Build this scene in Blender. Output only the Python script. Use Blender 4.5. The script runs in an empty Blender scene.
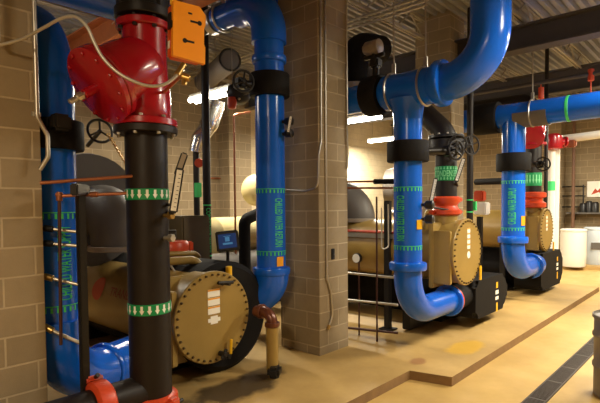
import bpy, bmesh, math, random
from mathutils import Vector, Matrix, Quaternion
random.seed(7)
sc = bpy.context.scene
col = sc.collection
PI = math.pi
V = Vector

# ---------------------------------------------------------------- camera
CAMZ = 1.9
FPX = 480.0
YAW = (0.7361, 0.6769)
PITCH, ROLL = math.radians(-2.1), math.radians(0.5)
F0 = V((YAW[0], YAW[1], 0)).normalized()
R0 = V((YAW[1], -YAW[0], 0)).normalized()
Z0 = V((0, 0, 1))
FW = (F0*math.cos(PITCH) + Z0*math.sin(PITCH)).normalized()
UP0 = (Z0*math.cos(PITCH) - F0*math.sin(PITCH)).normalized()
RT = (R0*math.cos(ROLL) - UP0*math.sin(ROLL)).normalized()
UP = (UP0*math.cos(ROLL) + R0*math.sin(ROLL)).normalized()
EYE = V((0, 0, CAMZ))
PPY = 205 - FPX*math.tan(PITCH)      # picture row of the lens axis
cam_d = bpy.data.cameras.new('camera')
cam = bpy.data.objects.new('camera', cam_d)
col.objects.link(cam)
cam.matrix_world = Matrix((
    (RT.x, UP.x, -FW.x, EYE.x), (RT.y, UP.y, -FW.y, EYE.y), (RT.z, UP.z, -FW.z, EYE.z), (0, 0, 0, 1)))
cam_d.sensor_fit = 'HORIZONTAL'
cam_d.sensor_width = 36.0
cam_d.lens = 36.0*FPX/600.0
cam_d.shift_y = (PPY - 201.5)/600.0
cam_d.clip_start = 0.05
sc.camera = cam

def ray(u, v):
    return FW + RT*((u-300)/FPX) + UP*((PPY-v)/FPX)
def pd(u, v, d): return EYE + ray(u, v)*d
def py(u, v, y):
    r = ray(u, v); return EYE + r*((y-EYE.y)/r.y)
def px(u, v, x):
    r = ray(u, v); return EYE + r*((x-EYE.x)/r.x)
def pz(u, v, z):
    r = ray(u, v); return EYE + r*((z-EYE.z)/r.z)

# ---------------------------------------------------------------- materials
MATS = {}
def mat(name, c, rough=0.5, metal=0.0, var=0.0, vscale=6.0, bump=0.0, bscale=60.0, emit=None, estr=0.0, coat=0.0, dark=0.55, rvar=0.0, spec=None):
    if name in MATS: return MATS[name]
    m = bpy.data.materials.new(name); m.use_nodes = True
    nt = m.node_tree; b = nt.nodes['Principled BSDF']
    b.inputs['Base Color'].default_value = (*c, 1)
    b.inputs['Roughness'].default_value = rough
    b.inputs['Metallic'].default_value = metal
    if spec is not None: b.inputs['Specular IOR Level'].default_value = spec
    if coat: b.inputs['Coat Weight'].default_value = coat; b.inputs['Coat Roughness'].default_value = 0.08
    if emit:
        b.inputs['Emission Color'].default_value = (*emit, 1)
        b.inputs['Emission Strength'].default_value = estr
    tc = nt.nodes.new('ShaderNodeTexCoord')
    if var or rvar:
        n = nt.nodes.new('ShaderNodeTexNoise'); n.inputs['Scale'].default_value = vscale
        n.inputs['Detail'].default_value = 5
        nt.links.new(tc.outputs['Object'], n.inputs['Vector'])
        if var:
            mx = nt.nodes.new('ShaderNodeMix'); mx.data_type = 'RGBA'
            mx.inputs[6].default_value = (*[x*(1-var*dark*1.4) for x in c], 1)
            mx.inputs[7].default_value = (*[min(1, x*(1+var)) for x in c], 1)
            nt.links.new(n.outputs['Fac'], mx.inputs[0])
            nt.links.new(mx.outputs[2], b.inputs['Base Color'])
        if rvar:
            mr = nt.nodes.new('ShaderNodeMapRange')
            mr.inputs[3].default_value = max(0.02, rough-rvar); mr.inputs[4].default_value = min(1, rough+rvar)
            nt.links.new(n.outputs['Fac'], mr.inputs[0]); nt.links.new(mr.outputs[0], b.inputs['Roughness'])
    if bump:
        n2 = nt.nodes.new('ShaderNodeTexNoise'); n2.inputs['Scale'].default_value = bscale
        n2.inputs['Detail'].default_value = 3
        nt.links.new(tc.outputs['Object'], n2.inputs['Vector'])
        bp = nt.nodes.new('ShaderNodeBump'); bp.inputs['Strength'].default_value = bump; bp.inputs['Distance'].default_value = 0.01
        nt.links.new(n2.outputs['Fac'], bp.inputs['Height']); nt.links.new(bp.outputs[0], b.inputs['Normal'])
    MATS[name] = m
    return m

def block_mat(name, c1, c2, cm, offs=(0, 0)):
    m = bpy.data.materials.new(name); m.use_nodes = True
    nt = m.node_tree; b = nt.nodes['Principled BSDF']; b.inputs['Roughness'].default_value = 0.85
    uv = nt.nodes.new('ShaderNodeUVMap')
    mp = nt.nodes.new('ShaderNodeMapping'); mp.inputs['Location'].default_value = (offs[0], offs[1], 0)
    br = nt.nodes.new('ShaderNodeTexBrick')
    br.offset = 0.5; br.squash = 1
    br.inputs['Color1'].default_value = (*c1, 1); br.inputs['Color2'].default_value = (*c2, 1); br.inputs['Mortar'].default_value = (*cm, 1)
    br.inputs['Scale'].default_value = 1.0; br.inputs['Mortar Size'].default_value = 0.008
    br.inputs['Mortar Smooth'].default_value = 0.3; br.inputs['Brick Width'].default_value = 0.4064; br.inputs['Row Height'].default_value = 0.2032
    nt.links.new(uv.outputs[0], mp.inputs[0]); nt.links.new(mp.outputs[0], br.inputs[0])
    tc = nt.nodes.new('ShaderNodeTexCoord')
    n = nt.nodes.new('ShaderNodeTexNoise'); n.inputs['Scale'].default_value = 3; n.inputs['Detail'].default_value = 8; n.inputs['Roughness'].default_value = .7
    nt.links.new(tc.outputs['Object'], n.inputs['Vector'])
    mr = nt.nodes.new('ShaderNodeMapRange'); mr.inputs[3].default_value = .7; mr.inputs[4].default_value = 1.25
    nt.links.new(n.outputs['Fac'], mr.inputs[0])
    mx = nt.nodes.new('ShaderNodeMix'); mx.data_type = 'RGBA'; mx.blend_type = 'MULTIPLY'; mx.inputs[0].default_value = 1
    nt.links.new(br.outputs['Color'], mx.inputs[6]); nt.links.new(mr.outputs[0], mx.inputs[7])
    nt.links.new(mx.outputs[2], b.inputs['Base Color'])
    n2 = nt.nodes.new('ShaderNodeTexNoise'); n2.inputs['Scale'].default_value = 120
    nt.links.new(tc.outputs['Object'], n2.inputs['Vector'])
    b1 = nt.nodes.new('ShaderNodeBump'); b1.inputs['Strength'].default_value = .25; b1.inputs['Distance'].default_value = .004
    nt.links.new(n2.outputs['Fac'], b1.inputs['Height'])
    b2 = nt.nodes.new('ShaderNodeBump'); b2.inputs['Strength'].default_value = .6; b2.inputs['Distance'].default_value = .006; b2.invert = True
    nt.links.new(br.outputs['Fac'], b2.inputs['Height']); nt.links.new(b1.outputs[0], b2.inputs['Normal'])
    nt.links.new(b2.outputs[0], b.inputs['Normal'])
    MATS[name] = m
    return m

def concrete_mat(name, c_lo, c_hi, rough, stains_and_shade=()):
    """stains: (x, y, radius_x, radius_y, colour, strength)"""
    m = bpy.data.materials.new(name); m.use_nodes = True
    nt = m.node_tree; b = nt.nodes['Principled BSDF']
    g = nt.nodes.new('ShaderNodeNewGeometry')
    n = nt.nodes.new('ShaderNodeTexNoise'); n.inputs['Scale'].default_value = 1.3; n.inputs['Detail'].default_value = 10; n.inputs['Roughness'].default_value = .62
    nt.links.new(g.outputs['Position'], n.inputs['Vector'])
    cr = nt.nodes.new('ShaderNodeValToRGB')
    cr.color_ramp.elements[0].position = .33; cr.color_ramp.elements[1].position = .68
    cr.color_ramp.elements[0].color = (*c_lo, 1); cr.color_ramp.elements[1].color = (*c_hi, 1)
    nt.links.new(n.outputs['Fac'], cr.inputs[0])
    out = cr.outputs[0]
    nw = nt.nodes.new('ShaderNodeTexNoise'); nw.inputs['Scale'].default_value = 5; nw.inputs['Detail'].default_value = 6
    nt.links.new(g.outputs['Position'], nw.inputs['Vector'])
    for (x, y, rx, ry, c, s) in stains_and_shade:
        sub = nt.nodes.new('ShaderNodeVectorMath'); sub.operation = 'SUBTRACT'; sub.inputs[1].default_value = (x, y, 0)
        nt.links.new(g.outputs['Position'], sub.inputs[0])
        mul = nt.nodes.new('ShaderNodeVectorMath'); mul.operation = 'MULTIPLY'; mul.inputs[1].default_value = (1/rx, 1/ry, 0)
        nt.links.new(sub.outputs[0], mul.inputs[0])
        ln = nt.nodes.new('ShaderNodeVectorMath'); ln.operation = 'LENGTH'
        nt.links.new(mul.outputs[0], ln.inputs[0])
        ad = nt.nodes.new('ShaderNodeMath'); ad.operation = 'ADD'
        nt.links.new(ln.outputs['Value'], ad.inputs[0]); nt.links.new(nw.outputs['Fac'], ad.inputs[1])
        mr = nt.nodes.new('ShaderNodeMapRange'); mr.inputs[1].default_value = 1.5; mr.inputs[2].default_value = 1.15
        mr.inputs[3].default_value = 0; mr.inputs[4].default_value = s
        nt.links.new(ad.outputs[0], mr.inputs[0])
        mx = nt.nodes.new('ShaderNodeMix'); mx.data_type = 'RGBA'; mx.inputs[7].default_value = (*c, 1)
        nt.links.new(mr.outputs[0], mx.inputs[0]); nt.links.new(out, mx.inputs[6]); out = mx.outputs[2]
    nt.links.new(out, b.inputs['Base Color'])
    mr = nt.nodes.new('ShaderNodeMapRange'); mr.inputs[3].default_value = rough-.12; mr.inputs[4].default_value = rough+.15
    nt.links.new(nw.outputs['Fac'], mr.inputs[0]); nt.links.new(mr.outputs[0], b.inputs['Roughness'])
    bp = nt.nodes.new('ShaderNodeBump'); bp.inputs['Strength'].default_value = .08; bp.inputs['Distance'].default_value = .01
    nt.links.new(nw.outputs['Fac'], bp.inputs['Height']); nt.links.new(bp.outputs[0], b.inputs['Normal'])
    MATS[name] = m
    return m

M = dict(
    block=block_mat('concrete_block', (.31, .24, .145), (.255, .195, .115), (.43, .345, .225)),
    cream_block=block_mat('cream_wall_block', (.62, .53, .36), (.60, .51, .34), (.52, .44, .30)),  # paler, creamier block tone for the right part of the back wall
    floor=concrete_mat('sealed_concrete', (.45, .285, .085), (.58, .385, .135), .42),
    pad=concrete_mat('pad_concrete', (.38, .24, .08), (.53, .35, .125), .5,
        stains_and_shade=((3.0, 3.62, .62, .30, (.035, .022, .012), .9), (3.42, 3.72, .32, .2, (.05, .03, .015), .8), (5.75, 2.52, .42, .2, (.62, .36, .03), .75), (4.9, 2.7, .16, .10, (.22, .07, .03), .6))),  # dark patches by the near chiller: stain plus painted shadow; others plain stains
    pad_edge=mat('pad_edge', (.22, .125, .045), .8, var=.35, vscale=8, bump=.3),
    blue=mat('blue_paint', (.006, .115, .64), .2, var=.12, vscale=3, bump=.04, bscale=40, rvar=.06),
    blue_shaded=mat('blue_paint_shaded', (.006, .10, .55), .24, var=.12, vscale=3, rvar=.06),  # same blue paint with shade put into the colour, for the overhead main
    black=mat('black_steel', (.012, .008, .006), .48, var=.4, vscale=9, rvar=.12, spec=.3),
    foam=mat('black_foam', (.006, .005, .005), .75, var=.3, bump=.15, bscale=80, spec=.2),
    iron=mat('grey_black_iron', (.014, .012, .011), .4, metal=.2, spec=.4),
    red=mat('red_enamel', (.36, .006, .014), .25, var=.12, vscale=4, coat=.3),
    redcoup=mat('orange_red_coupling', (.55, .055, .014), .38, var=.25, vscale=8),
    tan=mat('tan_machine_paint', (.31, .20, .050), .36, var=.16, vscale=5, bump=.05, bscale=30),
    olive=mat('olive_cabinet', (.105, .080, .035), .45),
    tand=mat('tan_bolt', (.10, .065, .025), .45, metal=.4),
    cream=mat('cream_jacket', (.66, .55, .27), .5, var=.1),
    grey=mat('grey_suction_paint', (.105, .092, .080), .5, var=.25, vscale=3),
    greyl=mat('grey_light_paint', (.30, .25, .19), .45, var=.2),
    steel=mat('galvanised_steel', (.52, .49, .43), .36, metal=.85, var=.2, vscale=12),
    rod=mat('threaded_rod', (.42, .38, .31), .45, metal=.7),
    copper=mat('copper_tube', (.36, .13, .06), .36, metal=.6, var=.25, vscale=10),
    browntube=mat('brown_tube', (.16, .08, .045), .5, var=.2),
    dullcopper=mat('dark_red_tube', (.06, .018, .012), .45, metal=.2),
    rust=mat('rusty_elbow', (.12, .035, .016), .3, var=.6, vscale=12, metal=.2),
    green=mat('band_green', (.0, .26, .075), .5),
    lgreen=mat('label_green', (.05, .62, .17), .5),
    palegreen=mat('pale_green_marking', (.22, .68, .33), .5),
    white=mat('white_marking', (.80, .82, .74), .5),
    sticker=mat('white_sticker', (.9, .88, .80), .5),
    orange=mat('orange_box_plastic', (1.0, .36, .012), .42),
    dorange=mat('dark_orange_plastic', (.72, .095, .006), .42),
    yellow=mat('yellow_plastic', (.85, .48, .01), .4),
    otag=mat('amber_tag', (.85, .36, .01), .5),
    beam=mat('dark_beam_paint', (.06, .052, .052), .7, var=.3, vscale=4),
    primer=mat('orange_primer', (.42, .12, .025), .65, var=.3),
    joist=mat('pale_joist_paint', (.32, .29, .25), .65, var=.25),
    deck=mat('metal_deck', (.27, .265, .265), .5, metal=.3, var=.3, vscale=2),
    rubber=mat('black_plastic', (.012, .011, .011), .4),
    foil=mat('foil_jacket', (.62, .6, .55), .22, metal=.95, bump=.6, bscale=16),
    screen=mat('screen_blue', (.01, .02, .06), .15, emit=(.03, .08, .25), estr=.22),
    screenl=mat('screen_text', (.02, .05, .1), .3, emit=(.08, .3, .55), estr=.35),
    tube=mat('lamp_tube', (1, .95, .85), .4, emit=(1, .92, .78), estr=17),
    lampbody=mat('lamp_housing', (.7, .68, .6), .45),
    plastic=mat('white_bin_plastic', (.74, .72, .66), .5),
    bluebin=mat('pale_blue_bin', (.50, .56, .62), .5),
    drum=mat('grey_drum_paint', (.20, .18, .16), .45, metal=.3, var=.4, vscale=7),
    grate=mat('cast_iron_grate', (.055, .040, .03), .6, metal=.2, var=.4, vscale=14),
    pit=mat('drain_pit', (.03, .022, .015), .9),
    brass=mat('brass', (.5, .32, .1), .3, metal=.9),
    dial=mat('gauge_dial', (.8, .78, .7), .4),
    fade=mat('faded_red_print', (.30, .06, .03), .5),
    logored=mat('logo_red', (.55, .06, .02), .45),
    cable=mat('grey_cable', (.55, .52, .46), .36, metal=.5),
    wood=mat('shelf_grey', (.10, .09, .08), .6),
)

# ---------------------------------------------------------------- mesh helpers
class MB:
    def __init__(s): s.bm = bmesh.new()
    def box(s, c, size, rot=None, bevel=0.0):
        b2 = bmesh.new(); bmesh.ops.create_cube(b2, size=1)
        for v in b2.verts: v.co = V((v.co.x*size[0], v.co.y*size[1], v.co.z*size[2]))
        if bevel: bmesh.ops.bevel(b2, geom=list(b2.edges), offset=bevel, segments=2, affect='EDGES', clamp_overlap=True)
        mt = (rot.to_4x4() if rot is not None else Matrix())
        mt = Matrix.Translation(V(c)) @ mt
        s.merge(b2, mt); return s
    def merge(s, b2, mt=None):
        vm = {}
        for v in b2.verts: vm[v] = s.bm.verts.new(mt @ v.co if mt is not None else v.co)
        for f in b2.faces:
            try: s.bm.faces.new([vm[v] for v in f.verts])
            except ValueError: pass
        b2.free()
    def sweep(s, pts, r, seg=16, cap=True, closed=False):
        pts = [V(p) for p in pts]; n = len(pts)
        rr = r if isinstance(r, (list, tuple)) else [r]*n
        tang = []
        for i in range(n):
            a = pts[i-1] if (i > 0 or closed) else pts[i]
            b = pts[(i+1) % n] if (i < n-1 or closed) else pts[i]
            tang.append((b-a).normalized())
        t0 = tang[0]
        ref = V((0, 0, 1)) if abs(t0.z) < .9 else V((1, 0, 0))
        nrm = t0.cross(ref).normalized()
        rings = []
        for i in range(n):
            if i: 
                q = tang[i-1].rotation_difference(tang[i]); nrm = q @ nrm
            bn = tang[i].cross(nrm).normalized()
            rings.append([s.bm.verts.new(pts[i] + (nrm*math.cos(2*PI*k/seg) + bn*math.sin(2*PI*k/seg))*rr[i]) for k in range(seg)])
        m = n if closed else n-1
        for i in range(m):
            A, B = rings[i], rings[(i+1) % n]
            for k in range(seg):
                s.bm.faces.new((A[k], A[(k+1) % seg], B[(k+1) % seg], B[k]))
        if cap and not closed:
            s.bm.faces.new(list(reversed(rings[0]))); s.bm.faces.new(rings[-1])
        return s
    def pipe(s, path, r, bend=0.3, seg=24, n=10, cap=True):
        return s.sweep(fillet(path, bend, n), r, seg, cap)
    def lathe(s, o, axis, prof, seg=32):
        """prof: (along, radius) pairs"""
        o = V(o); ax = V(axis).normalized()
        ref = V((0, 0, 1)) if abs(ax.z) < .9 else V((1, 0, 0))
        e1 = ax.cross(ref).normalized(); e2 = ax.cross(e1).normalized()
        rings = []
        for (t, r) in prof:
            c = o + ax*t
            if r < 1e-6: rings.append([s.bm.verts.new(c)])
            else: rings.append([s.bm.verts.new(c + (e1*math.cos(2*PI*k/seg) + e2*math.sin(2*PI*k/seg))*r) for k in range(seg)])
        for A, B in zip(rings, rings[1:]):
            if len(A) == 1 and len(B) == 1: continue
            for k in range(seg):
                a, b = k, (k+1) % seg
                if len(A) == 1: s.bm.faces.new((A[0], B[b], B[a]))
                elif len(B) == 1: s.bm.faces.new((A[a], A[b], B[0]))
                else: s.bm.faces.new((A[a], A[b], B[b], B[a]))
        if len(rings[0]) > 1: s.bm.faces.new(list(reversed(rings[0])))
        if len(rings[-1]) > 1: s.bm.faces.new(rings[-1])
        return s
    def cyl(s, p0, p1, r, seg=24):
        p0, p1 = V(p0), V(p1); L = (p1-p0).length
        e = min(.004, L*.1, r*.2)
        return s.lathe(p0, p1-p0, [(0, r-e), (e, r), (L-e, r), (L, r-e)], seg)
    def ring(s, c, axis, r0, r1, h, seg=32):
        """solid washer centred at c"""
        e = min(.006, h*.2)
        c = V(c); ax = V(axis).normalized()
        ref = V((0, 0, 1)) if abs(ax.z) < .9 else V((1, 0, 0))
        e1 = ax.cross(ref).normalized(); e2 = ax.cross(e1).normalized()
        prof = [(-h/2, r0), (-h/2, r1-e), (-h/2+e, r1), (h/2-e, r1), (h/2, r1-e), (h/2, r0)]
        rings = [[s.bm.verts.new(c+ax*t+(e1*math.cos(2*PI*k/seg)+e2*math.sin(2*PI*k/seg))*r) for k in range(seg)] for t, r in prof]
        for i in range(6):
            A, B = rings[i], rings[(i+1) % 6]
            for k in range(seg): s.bm.faces.new((A[k], A[(k+1) % seg], B[(k+1) % seg], B[k]))
        return s
    def torus(s, c, axis, R, r, seg=28, sub=8, arc=1.0, start=0):
        c = V(c); ax = V(axis).normalized()
        ref = V((0, 0, 1)) if abs(ax.z) < .9 else V((1, 0, 0))
        e1 = ax.cross(ref).normalized(); e2 = ax.cross(e1).normalized()
        pts = [c + (e1*math.cos(start+2*PI*arc*k/seg)+e2*math.sin(start+2*PI*arc*k/seg))*R for k in range(seg if arc >= 1 else seg+1)]
        return s.sweep(pts, r, sub, cap=True, closed=arc >= 1)
    def prism(s, pts2, o, ex, ey, ez, h):
        o, ex, ey, ez = V(o), V(ex), V(ey), V(ez)
        A = [s.bm.verts.new(o+ex*a+ey*b) for a, b in pts2]
        B = [s.bm.verts.new(o+ex*a+ey*b+ez*h) for a, b in pts2]
        n = len(A)
        s.bm.faces.new(list(reversed(A))); s.bm.faces.new(B)
        for i in range(n): s.bm.faces.new((A[i], A[(i+1) % n], B[(i+1) % n], B[i]))
        return s

def fillet(path, R, n=10):
    path = [V(p) for p in path]; out = [path[0]]
    for i in range(1, len(path)-1):
        a, b, c = path[i-1], path[i], path[i+1]
        d1 = (a-b).normalized(); d2 = (c-b).normalized()
        ang = d1.angle(d2)
        if ang > PI-.02: out.append(b); continue
        t = min(R/math.tan(ang/2), (a-b).length*.49 if i > 1 else (a-b).length*.98, (c-b).length*.49 if i < len(path)-2 else (c-b).length*.98)
        r = t*math.tan(ang/2)
        ctr = b + (d1+d2).normalized()*(r/math.sin(ang/2))
        p0, p1 = b+d1*t, b+d2*t
        q0, q1 = (p0-ctr), (p1-ctr)
        tot = q0.angle(q1); ax = q0.cross(q1).normalized()
        for k in range(n+1):
            out.append(ctr + Quaternion(ax, tot*k/n) @ q0)
    out.append(path[-1])
    return out

def root_loc(p):
    while p.parent: p = p.parent
    return V(p.location)

def obj(name, mb, m, parent=None, smooth=40, uv=False):
    bm = mb.bm if isinstance(mb, MB) else mb
    bmesh.ops.remove_doubles(bm, verts=bm.verts, dist=1e-6)
    bmesh.ops.recalc_face_normals(bm, faces=bm.faces)
    if parent is not None: off = root_loc(parent)
    else:
        xs = [v.co for v in bm.verts]
        lo = V((min(c.x for c in xs), min(c.y for c in xs), min(c.z for c in xs)))
        hi = V((max(c.x for c in xs), max(c.y for c in xs), max(c.z for c in xs)))
        off = V(((lo.x+hi.x)/2, (lo.y+hi.y)/2, lo.z))
    if uv:
        ul = bm.loops.layers.uv.new('UVMap')
        for f in bm.faces:
            nx, ny, nz = (abs(t) for t in f.normal)
            for l in f.loops:
                c = l.vert.co
                l[ul].uv = (c.y, c.z) if nx > max(ny, nz) else ((c.x, c.z) if ny > nz else (c.x, c.y))
    for v in bm.verts: v.co -= off
    me = bpy.data.meshes.new(name); bm.to_mesh(me); bm.free()
    me.materials.append(M[m] if isinstance(m, str) else m)
    if smooth:
        for p in me.polygons: p.use_smooth = True
        me.set_sharp_from_angle(angle=math.radians(smooth))
    o = bpy.data.objects.new(name, me); col.objects.link(o)
    if parent is not None: o.parent = parent
    else: o.location = off
    return o

def tag(o, label, cat, group=None):
    o['label'] = label; o['category'] = cat
    if group: o['group'] = group
    return o
def thing(name, label, cat, loc, group=None):
    o = bpy.data.objects.new(name, None); o.empty_display_size = .1; o.location = V(loc)
    col.objects.link(o); return tag(o, label, cat, group)
def struct(name, mb, m, uv=False, smooth=40):
    o = obj(name, mb, m, uv=uv, smooth=smooth); o['kind'] = 'structure'; return o
def copy_at(o, delta_m, parent):
    """copy of a part, its local geometry moved by a matrix"""
    c = o.copy(); col.objects.link(c); c.parent = parent; c.matrix_local = delta_m; return c

def bolts(name, parent, c, axis, R, n, size, h, m, phase=0.0):
    """hex bolt heads round a circle, each its own child, sharing one mesh"""
    c = V(c); ax = V(axis).normalized()
    ref = V((0, 0, 1)) if abs(ax.z) < .9 else V((1, 0, 0))
    e1 = ax.cross(ref).normalized(); e2 = ax.cross(e1).normalized()
    base = root_loc(parent)
    b = MB(); b.lathe((0, 0, 0), ax, [(0, size), (h*.8, size), (h, size*.8)], 6)
    for k in range(n):
        a = 2*PI*k/n + phase
        p = c + (e1*math.cos(a)+e2*math.sin(a))*R - base
        if k == 0:
            bm = b.bm; me = bpy.data.meshes.new(name); bm.to_mesh(me); bm.free(); me.materials.append(M[m])
            first = bpy.data.objects.new(name, me); col.objects.link(first); first.parent = parent; first.location = p
        else:
            o = first.copy(); col.objects.link(o); o.parent = parent; o.location = p

_fonts = {}
def text_geo(s, h):
    """vertices/faces of a word of cap height h, centred on its length"""
    cu = bpy.data.curves.new('lettering', 'FONT'); cu.body = s; cu.size = 1.0; cu.offset = .012
    cu.resolution_u = 3
    o = bpy.data.objects.new('lettering', cu); col.objects.link(o)
    dg = bpy.context.evaluated_depsgraph_get(); dg.update()
    me = bpy.data.meshes.new_from_object(o.evaluated_get(dg))
    vs = [v.co.copy() for v in me.vertices]; fs = [tuple(p.vertices) for p in me.polygons]
    bpy.data.objects.remove(o); bpy.data.curves.remove(cu); bpy.data.meshes.remove(me)
    x0, x1 = min(v.x for v in vs), max(v.x for v in vs); y0, y1 = min(v.y for v in vs), max(v.y for v in vs)
    k = h/(y1-y0)
    return [((v.x-(x0+x1)/2)*k, (v.y-(y0+y1)/2)*k) for v in vs], fs, (x1-x0)*k

def wrap(vs, fs, c, r, phi0, mapping):
    """lay flat (along, up) geometry on a vertical cylinder; mapping(a,b)->(s to the viewer's right, dz)"""
    b = MB(); vv = []
    for a, bb in vs:
        s, dz = mapping(a, bb)
        vv.append(b.bm.verts.new((s, dz, 0)))
    for f in fs:
        try: b.bm.faces.new([vv[i] for i in f])
        except ValueError: pass
    lo, hi = min(v.co.x for v in vv), max(v.co.x for v in vv)
    n = max(2, int((hi-lo)/(r*.09)))
    for k in range(1, n):
        bmesh.ops.bisect_plane(b.bm, geom=b.bm.verts[:]+b.bm.edges[:]+b.bm.faces[:], plane_co=(lo+(hi-lo)*k/n, 0, 0), plane_no=(1, 0, 0))
    for v in b.bm.verts:
        ph = phi0 + v.co.x/r
        v.co = V((c[0]+r*math.cos(ph), c[1]+r*math.sin(ph), c[2]+v.co.y))
    bmesh.ops.triangulate(b.bm, faces=b.bm.faces[:])
    return b

def to_cam(c): return math.atan2(-c[1], -c[0])
def flow_marks(c, r, n, w, h, tail=True):
    """a ring of small arrows round a vertical pipe"""
    b = MB()
    pts = [(-w/2, h*.5), (w/2, h*.5), (w/2, -h*.02), (w, -h*.02), (0, -h*.5), (-w, -h*.02), (-w/2, -h*.02)]
    for k in range(n):
        ph0 = 2*PI*k/n
        vv = [b.bm.verts.new((c[0]+r*math.cos(ph0+x/r), c[1]+r*math.sin(ph0+x/r), c[2]+z)) for x, z in pts]
        b.bm.faces.new(vv)
    return b
def dash_marks(c, r, n, w, h):
    b = MB()
    for k in range(n):
        ph0 = 2*PI*k/n
        vv = [b.bm.verts.new((c[0]+r*math.cos(ph0+x/r), c[1]+r*math.sin(ph0+x/r), c[2]+z)) for x, z in ((-w/2, -h/2), (w/2, -h/2), (w/2, h/2), (-w/2, h/2))]
        b.bm.faces.new(vv)
    for z in (h/2+.004,):
        for k in range(48):
            a0, a1 = 2*PI*k/48, 2*PI*(k+1)/48
            b.bm.faces.new([b.bm.verts.new((c[0]+r*math.cos(a), c[1]+r*math.sin(a), c[2]+zz)) for a, zz in ((a0, z), (a1, z), (a1, z+.008), (a0, z+.008))])
    return b

# ---------------------------------------------------------------- the setting
X0, X1, Y0, Y1, ZC = -4.5, 17.6, -4.5, 9.5, 5.2
struct('floor', MB().box(((X0+X1)/2, (Y0+Y1)/2, -.1), (X1-X0, Y1-Y0, .2)), 'floor', smooth=0)
for nm, c, s in (('wall_right', (X1+.1, (Y0+Y1)/2, ZC/2), (.2, Y1-Y0+.4, ZC)), ('wall_left', (X0-.1, (Y0+Y1)/2, ZC/2), (.2, Y1-Y0+.4, ZC)),
                 ('wall_front', ((X0+X1)/2, Y0-.1, ZC/2), (X1-X0, .2, ZC))):
    struct(nm, MB().box(c, s), 'block', uv=True, smooth=0)
struct('wall_back', MB().box(((X0+7.9)/2, Y1+.1, ZC/2), (7.9-X0, .2, ZC)), 'block', uv=True, smooth=0)
struct('wall_back.001', MB().box(((7.9+X1)/2, Y1+.1, ZC/2), (X1-7.9, .2, ZC)), 'cream_block', uv=True, smooth=0)
struct('trim_1', MB().box((7.75, Y1-.2, ZC/2), (.7, .4, ZC)), 'block', uv=True, smooth=0)
struct('trim_2', MB().box((17.35, 4.6, ZC/2), (.5, .6, ZC)), 'block', uv=True, smooth=0)
# corrugated deck overhead
b = MB(); n = int((Y1-Y0)/.15)
prof = []
for i in range(n+1):
    y = Y0+i*.15
    prof += [(y, ZC-.075), (y+.05, ZC-.075), (y+.075, ZC), (y+.125, ZC)]
A = [b.bm.verts.new((X0-.1, y, z)) for y, z in prof]; B = [b.bm.verts.new((X1+.1, y, z)) for y, z in prof]
for i in range(len(A)-1): b.bm.faces.new((A[i], A[i+1], B[i+1], B[i]))
b.box(((X0+X1)/2, (Y0+Y1)/2, ZC+.12), (X1-X0+.4, Y1-Y0+.4, .2))
struct('ceiling', b, 'deck', smooth=0)
def ibeam_y(x, z0, h, w, tf=.025, tw=.02):
    return MB().box((x, (Y0+Y1)/2, z0+tf/2), (w, Y1-Y0, tf)).box((x, (Y0+Y1)/2, z0+h-tf/2), (w, Y1-Y0, tf)).box((x, (Y0+Y1)/2, z0+h/2), (tw, Y1-Y0, h-2*tf))
for i, (x, z, h, m) in enumerate(((-.4, 4.35, .4, 'beam'), (3.5, 4.35, .4, 'primer'), (8.05, 4.3, .38, 'beam'), (11.7, 4.3, .5, 'beam'), (15.4, 4.3, .5, 'beam'))):
    o = struct('ceiling_beam', ibeam_y(x, z, h, .28), m, smooth=0)
def joist(y):
    b = MB(); z0, z1 = ZC-.42, ZC-.1
    for z in (z0, z1):
        b.box(((X0+X1)/2, y-.03, z), (X1-X0, .035, .05)).box(((X0+X1)/2, y+.03, z), (X1-X0, .035, .05))
    x = X0+.1; k = 0
    while x < X1-.5:
        b.sweep([(x, y, z0 if k % 2 else z1), (x+.45, y, z1 if k % 2 else z0)], .014, 6); x += .45; k += 1
    return b
y = Y0+.9
while y < Y1:
    struct('ceiling_joist', joist(y), 'joist'); y += 1.55

# housekeeping pad with its step, pillars standing in it
PZ = .1
pts = [(X0+.02, 2.61), (4.57, 2.61), (4.68, 2.18), (11.8, 2.20), (11.8, 9.45), (X0+.02, 9.45)]
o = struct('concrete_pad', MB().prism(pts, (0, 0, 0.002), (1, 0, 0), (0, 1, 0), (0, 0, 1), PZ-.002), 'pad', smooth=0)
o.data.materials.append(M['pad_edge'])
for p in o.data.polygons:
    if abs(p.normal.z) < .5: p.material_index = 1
struct('concrete_pad.001', MB().box((16.5, 3.0, .05), (2.1, 3.6, .1)), 'pad', smooth=0)
PIL = ((.71, 1.275), (4.31, 4.87), (7.75, 8.30))
for i, (xa, xb) in enumerate(PIL):
    struct('pillar', MB().box(((xa+xb)/2, 3.985, ZC/2+.04), (xb-xa, .65, ZC-.1), bevel=.004), 'block', uv=True, smooth=0)

# trench drain
t = thing('trench_drain', 'long dark iron trench drain grate set in the tan floor in front of the pad', 'drain', (6, 1.42, .001))
b = MB()
for yy in (1.335, 1.495): b.box((6.0, yy, .008), (9.6, .015, .014))
obj('frame', b, 'grate', t)
obj('channel', MB().box((6.0, 1.415, .003), (9.6, .145, .004)), 'pit', t)
b = MB(); x = 1.25
while x < 10.8:
    if abs((x-1.25) % .6) < .03: b.box((x, 1.415, .0105), (.03, .145, .009))
    else: b.box((x, 1.415, .0095), (.016, .145, .007))
    x += .03
obj('grate', b, 'grate', t)

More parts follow.
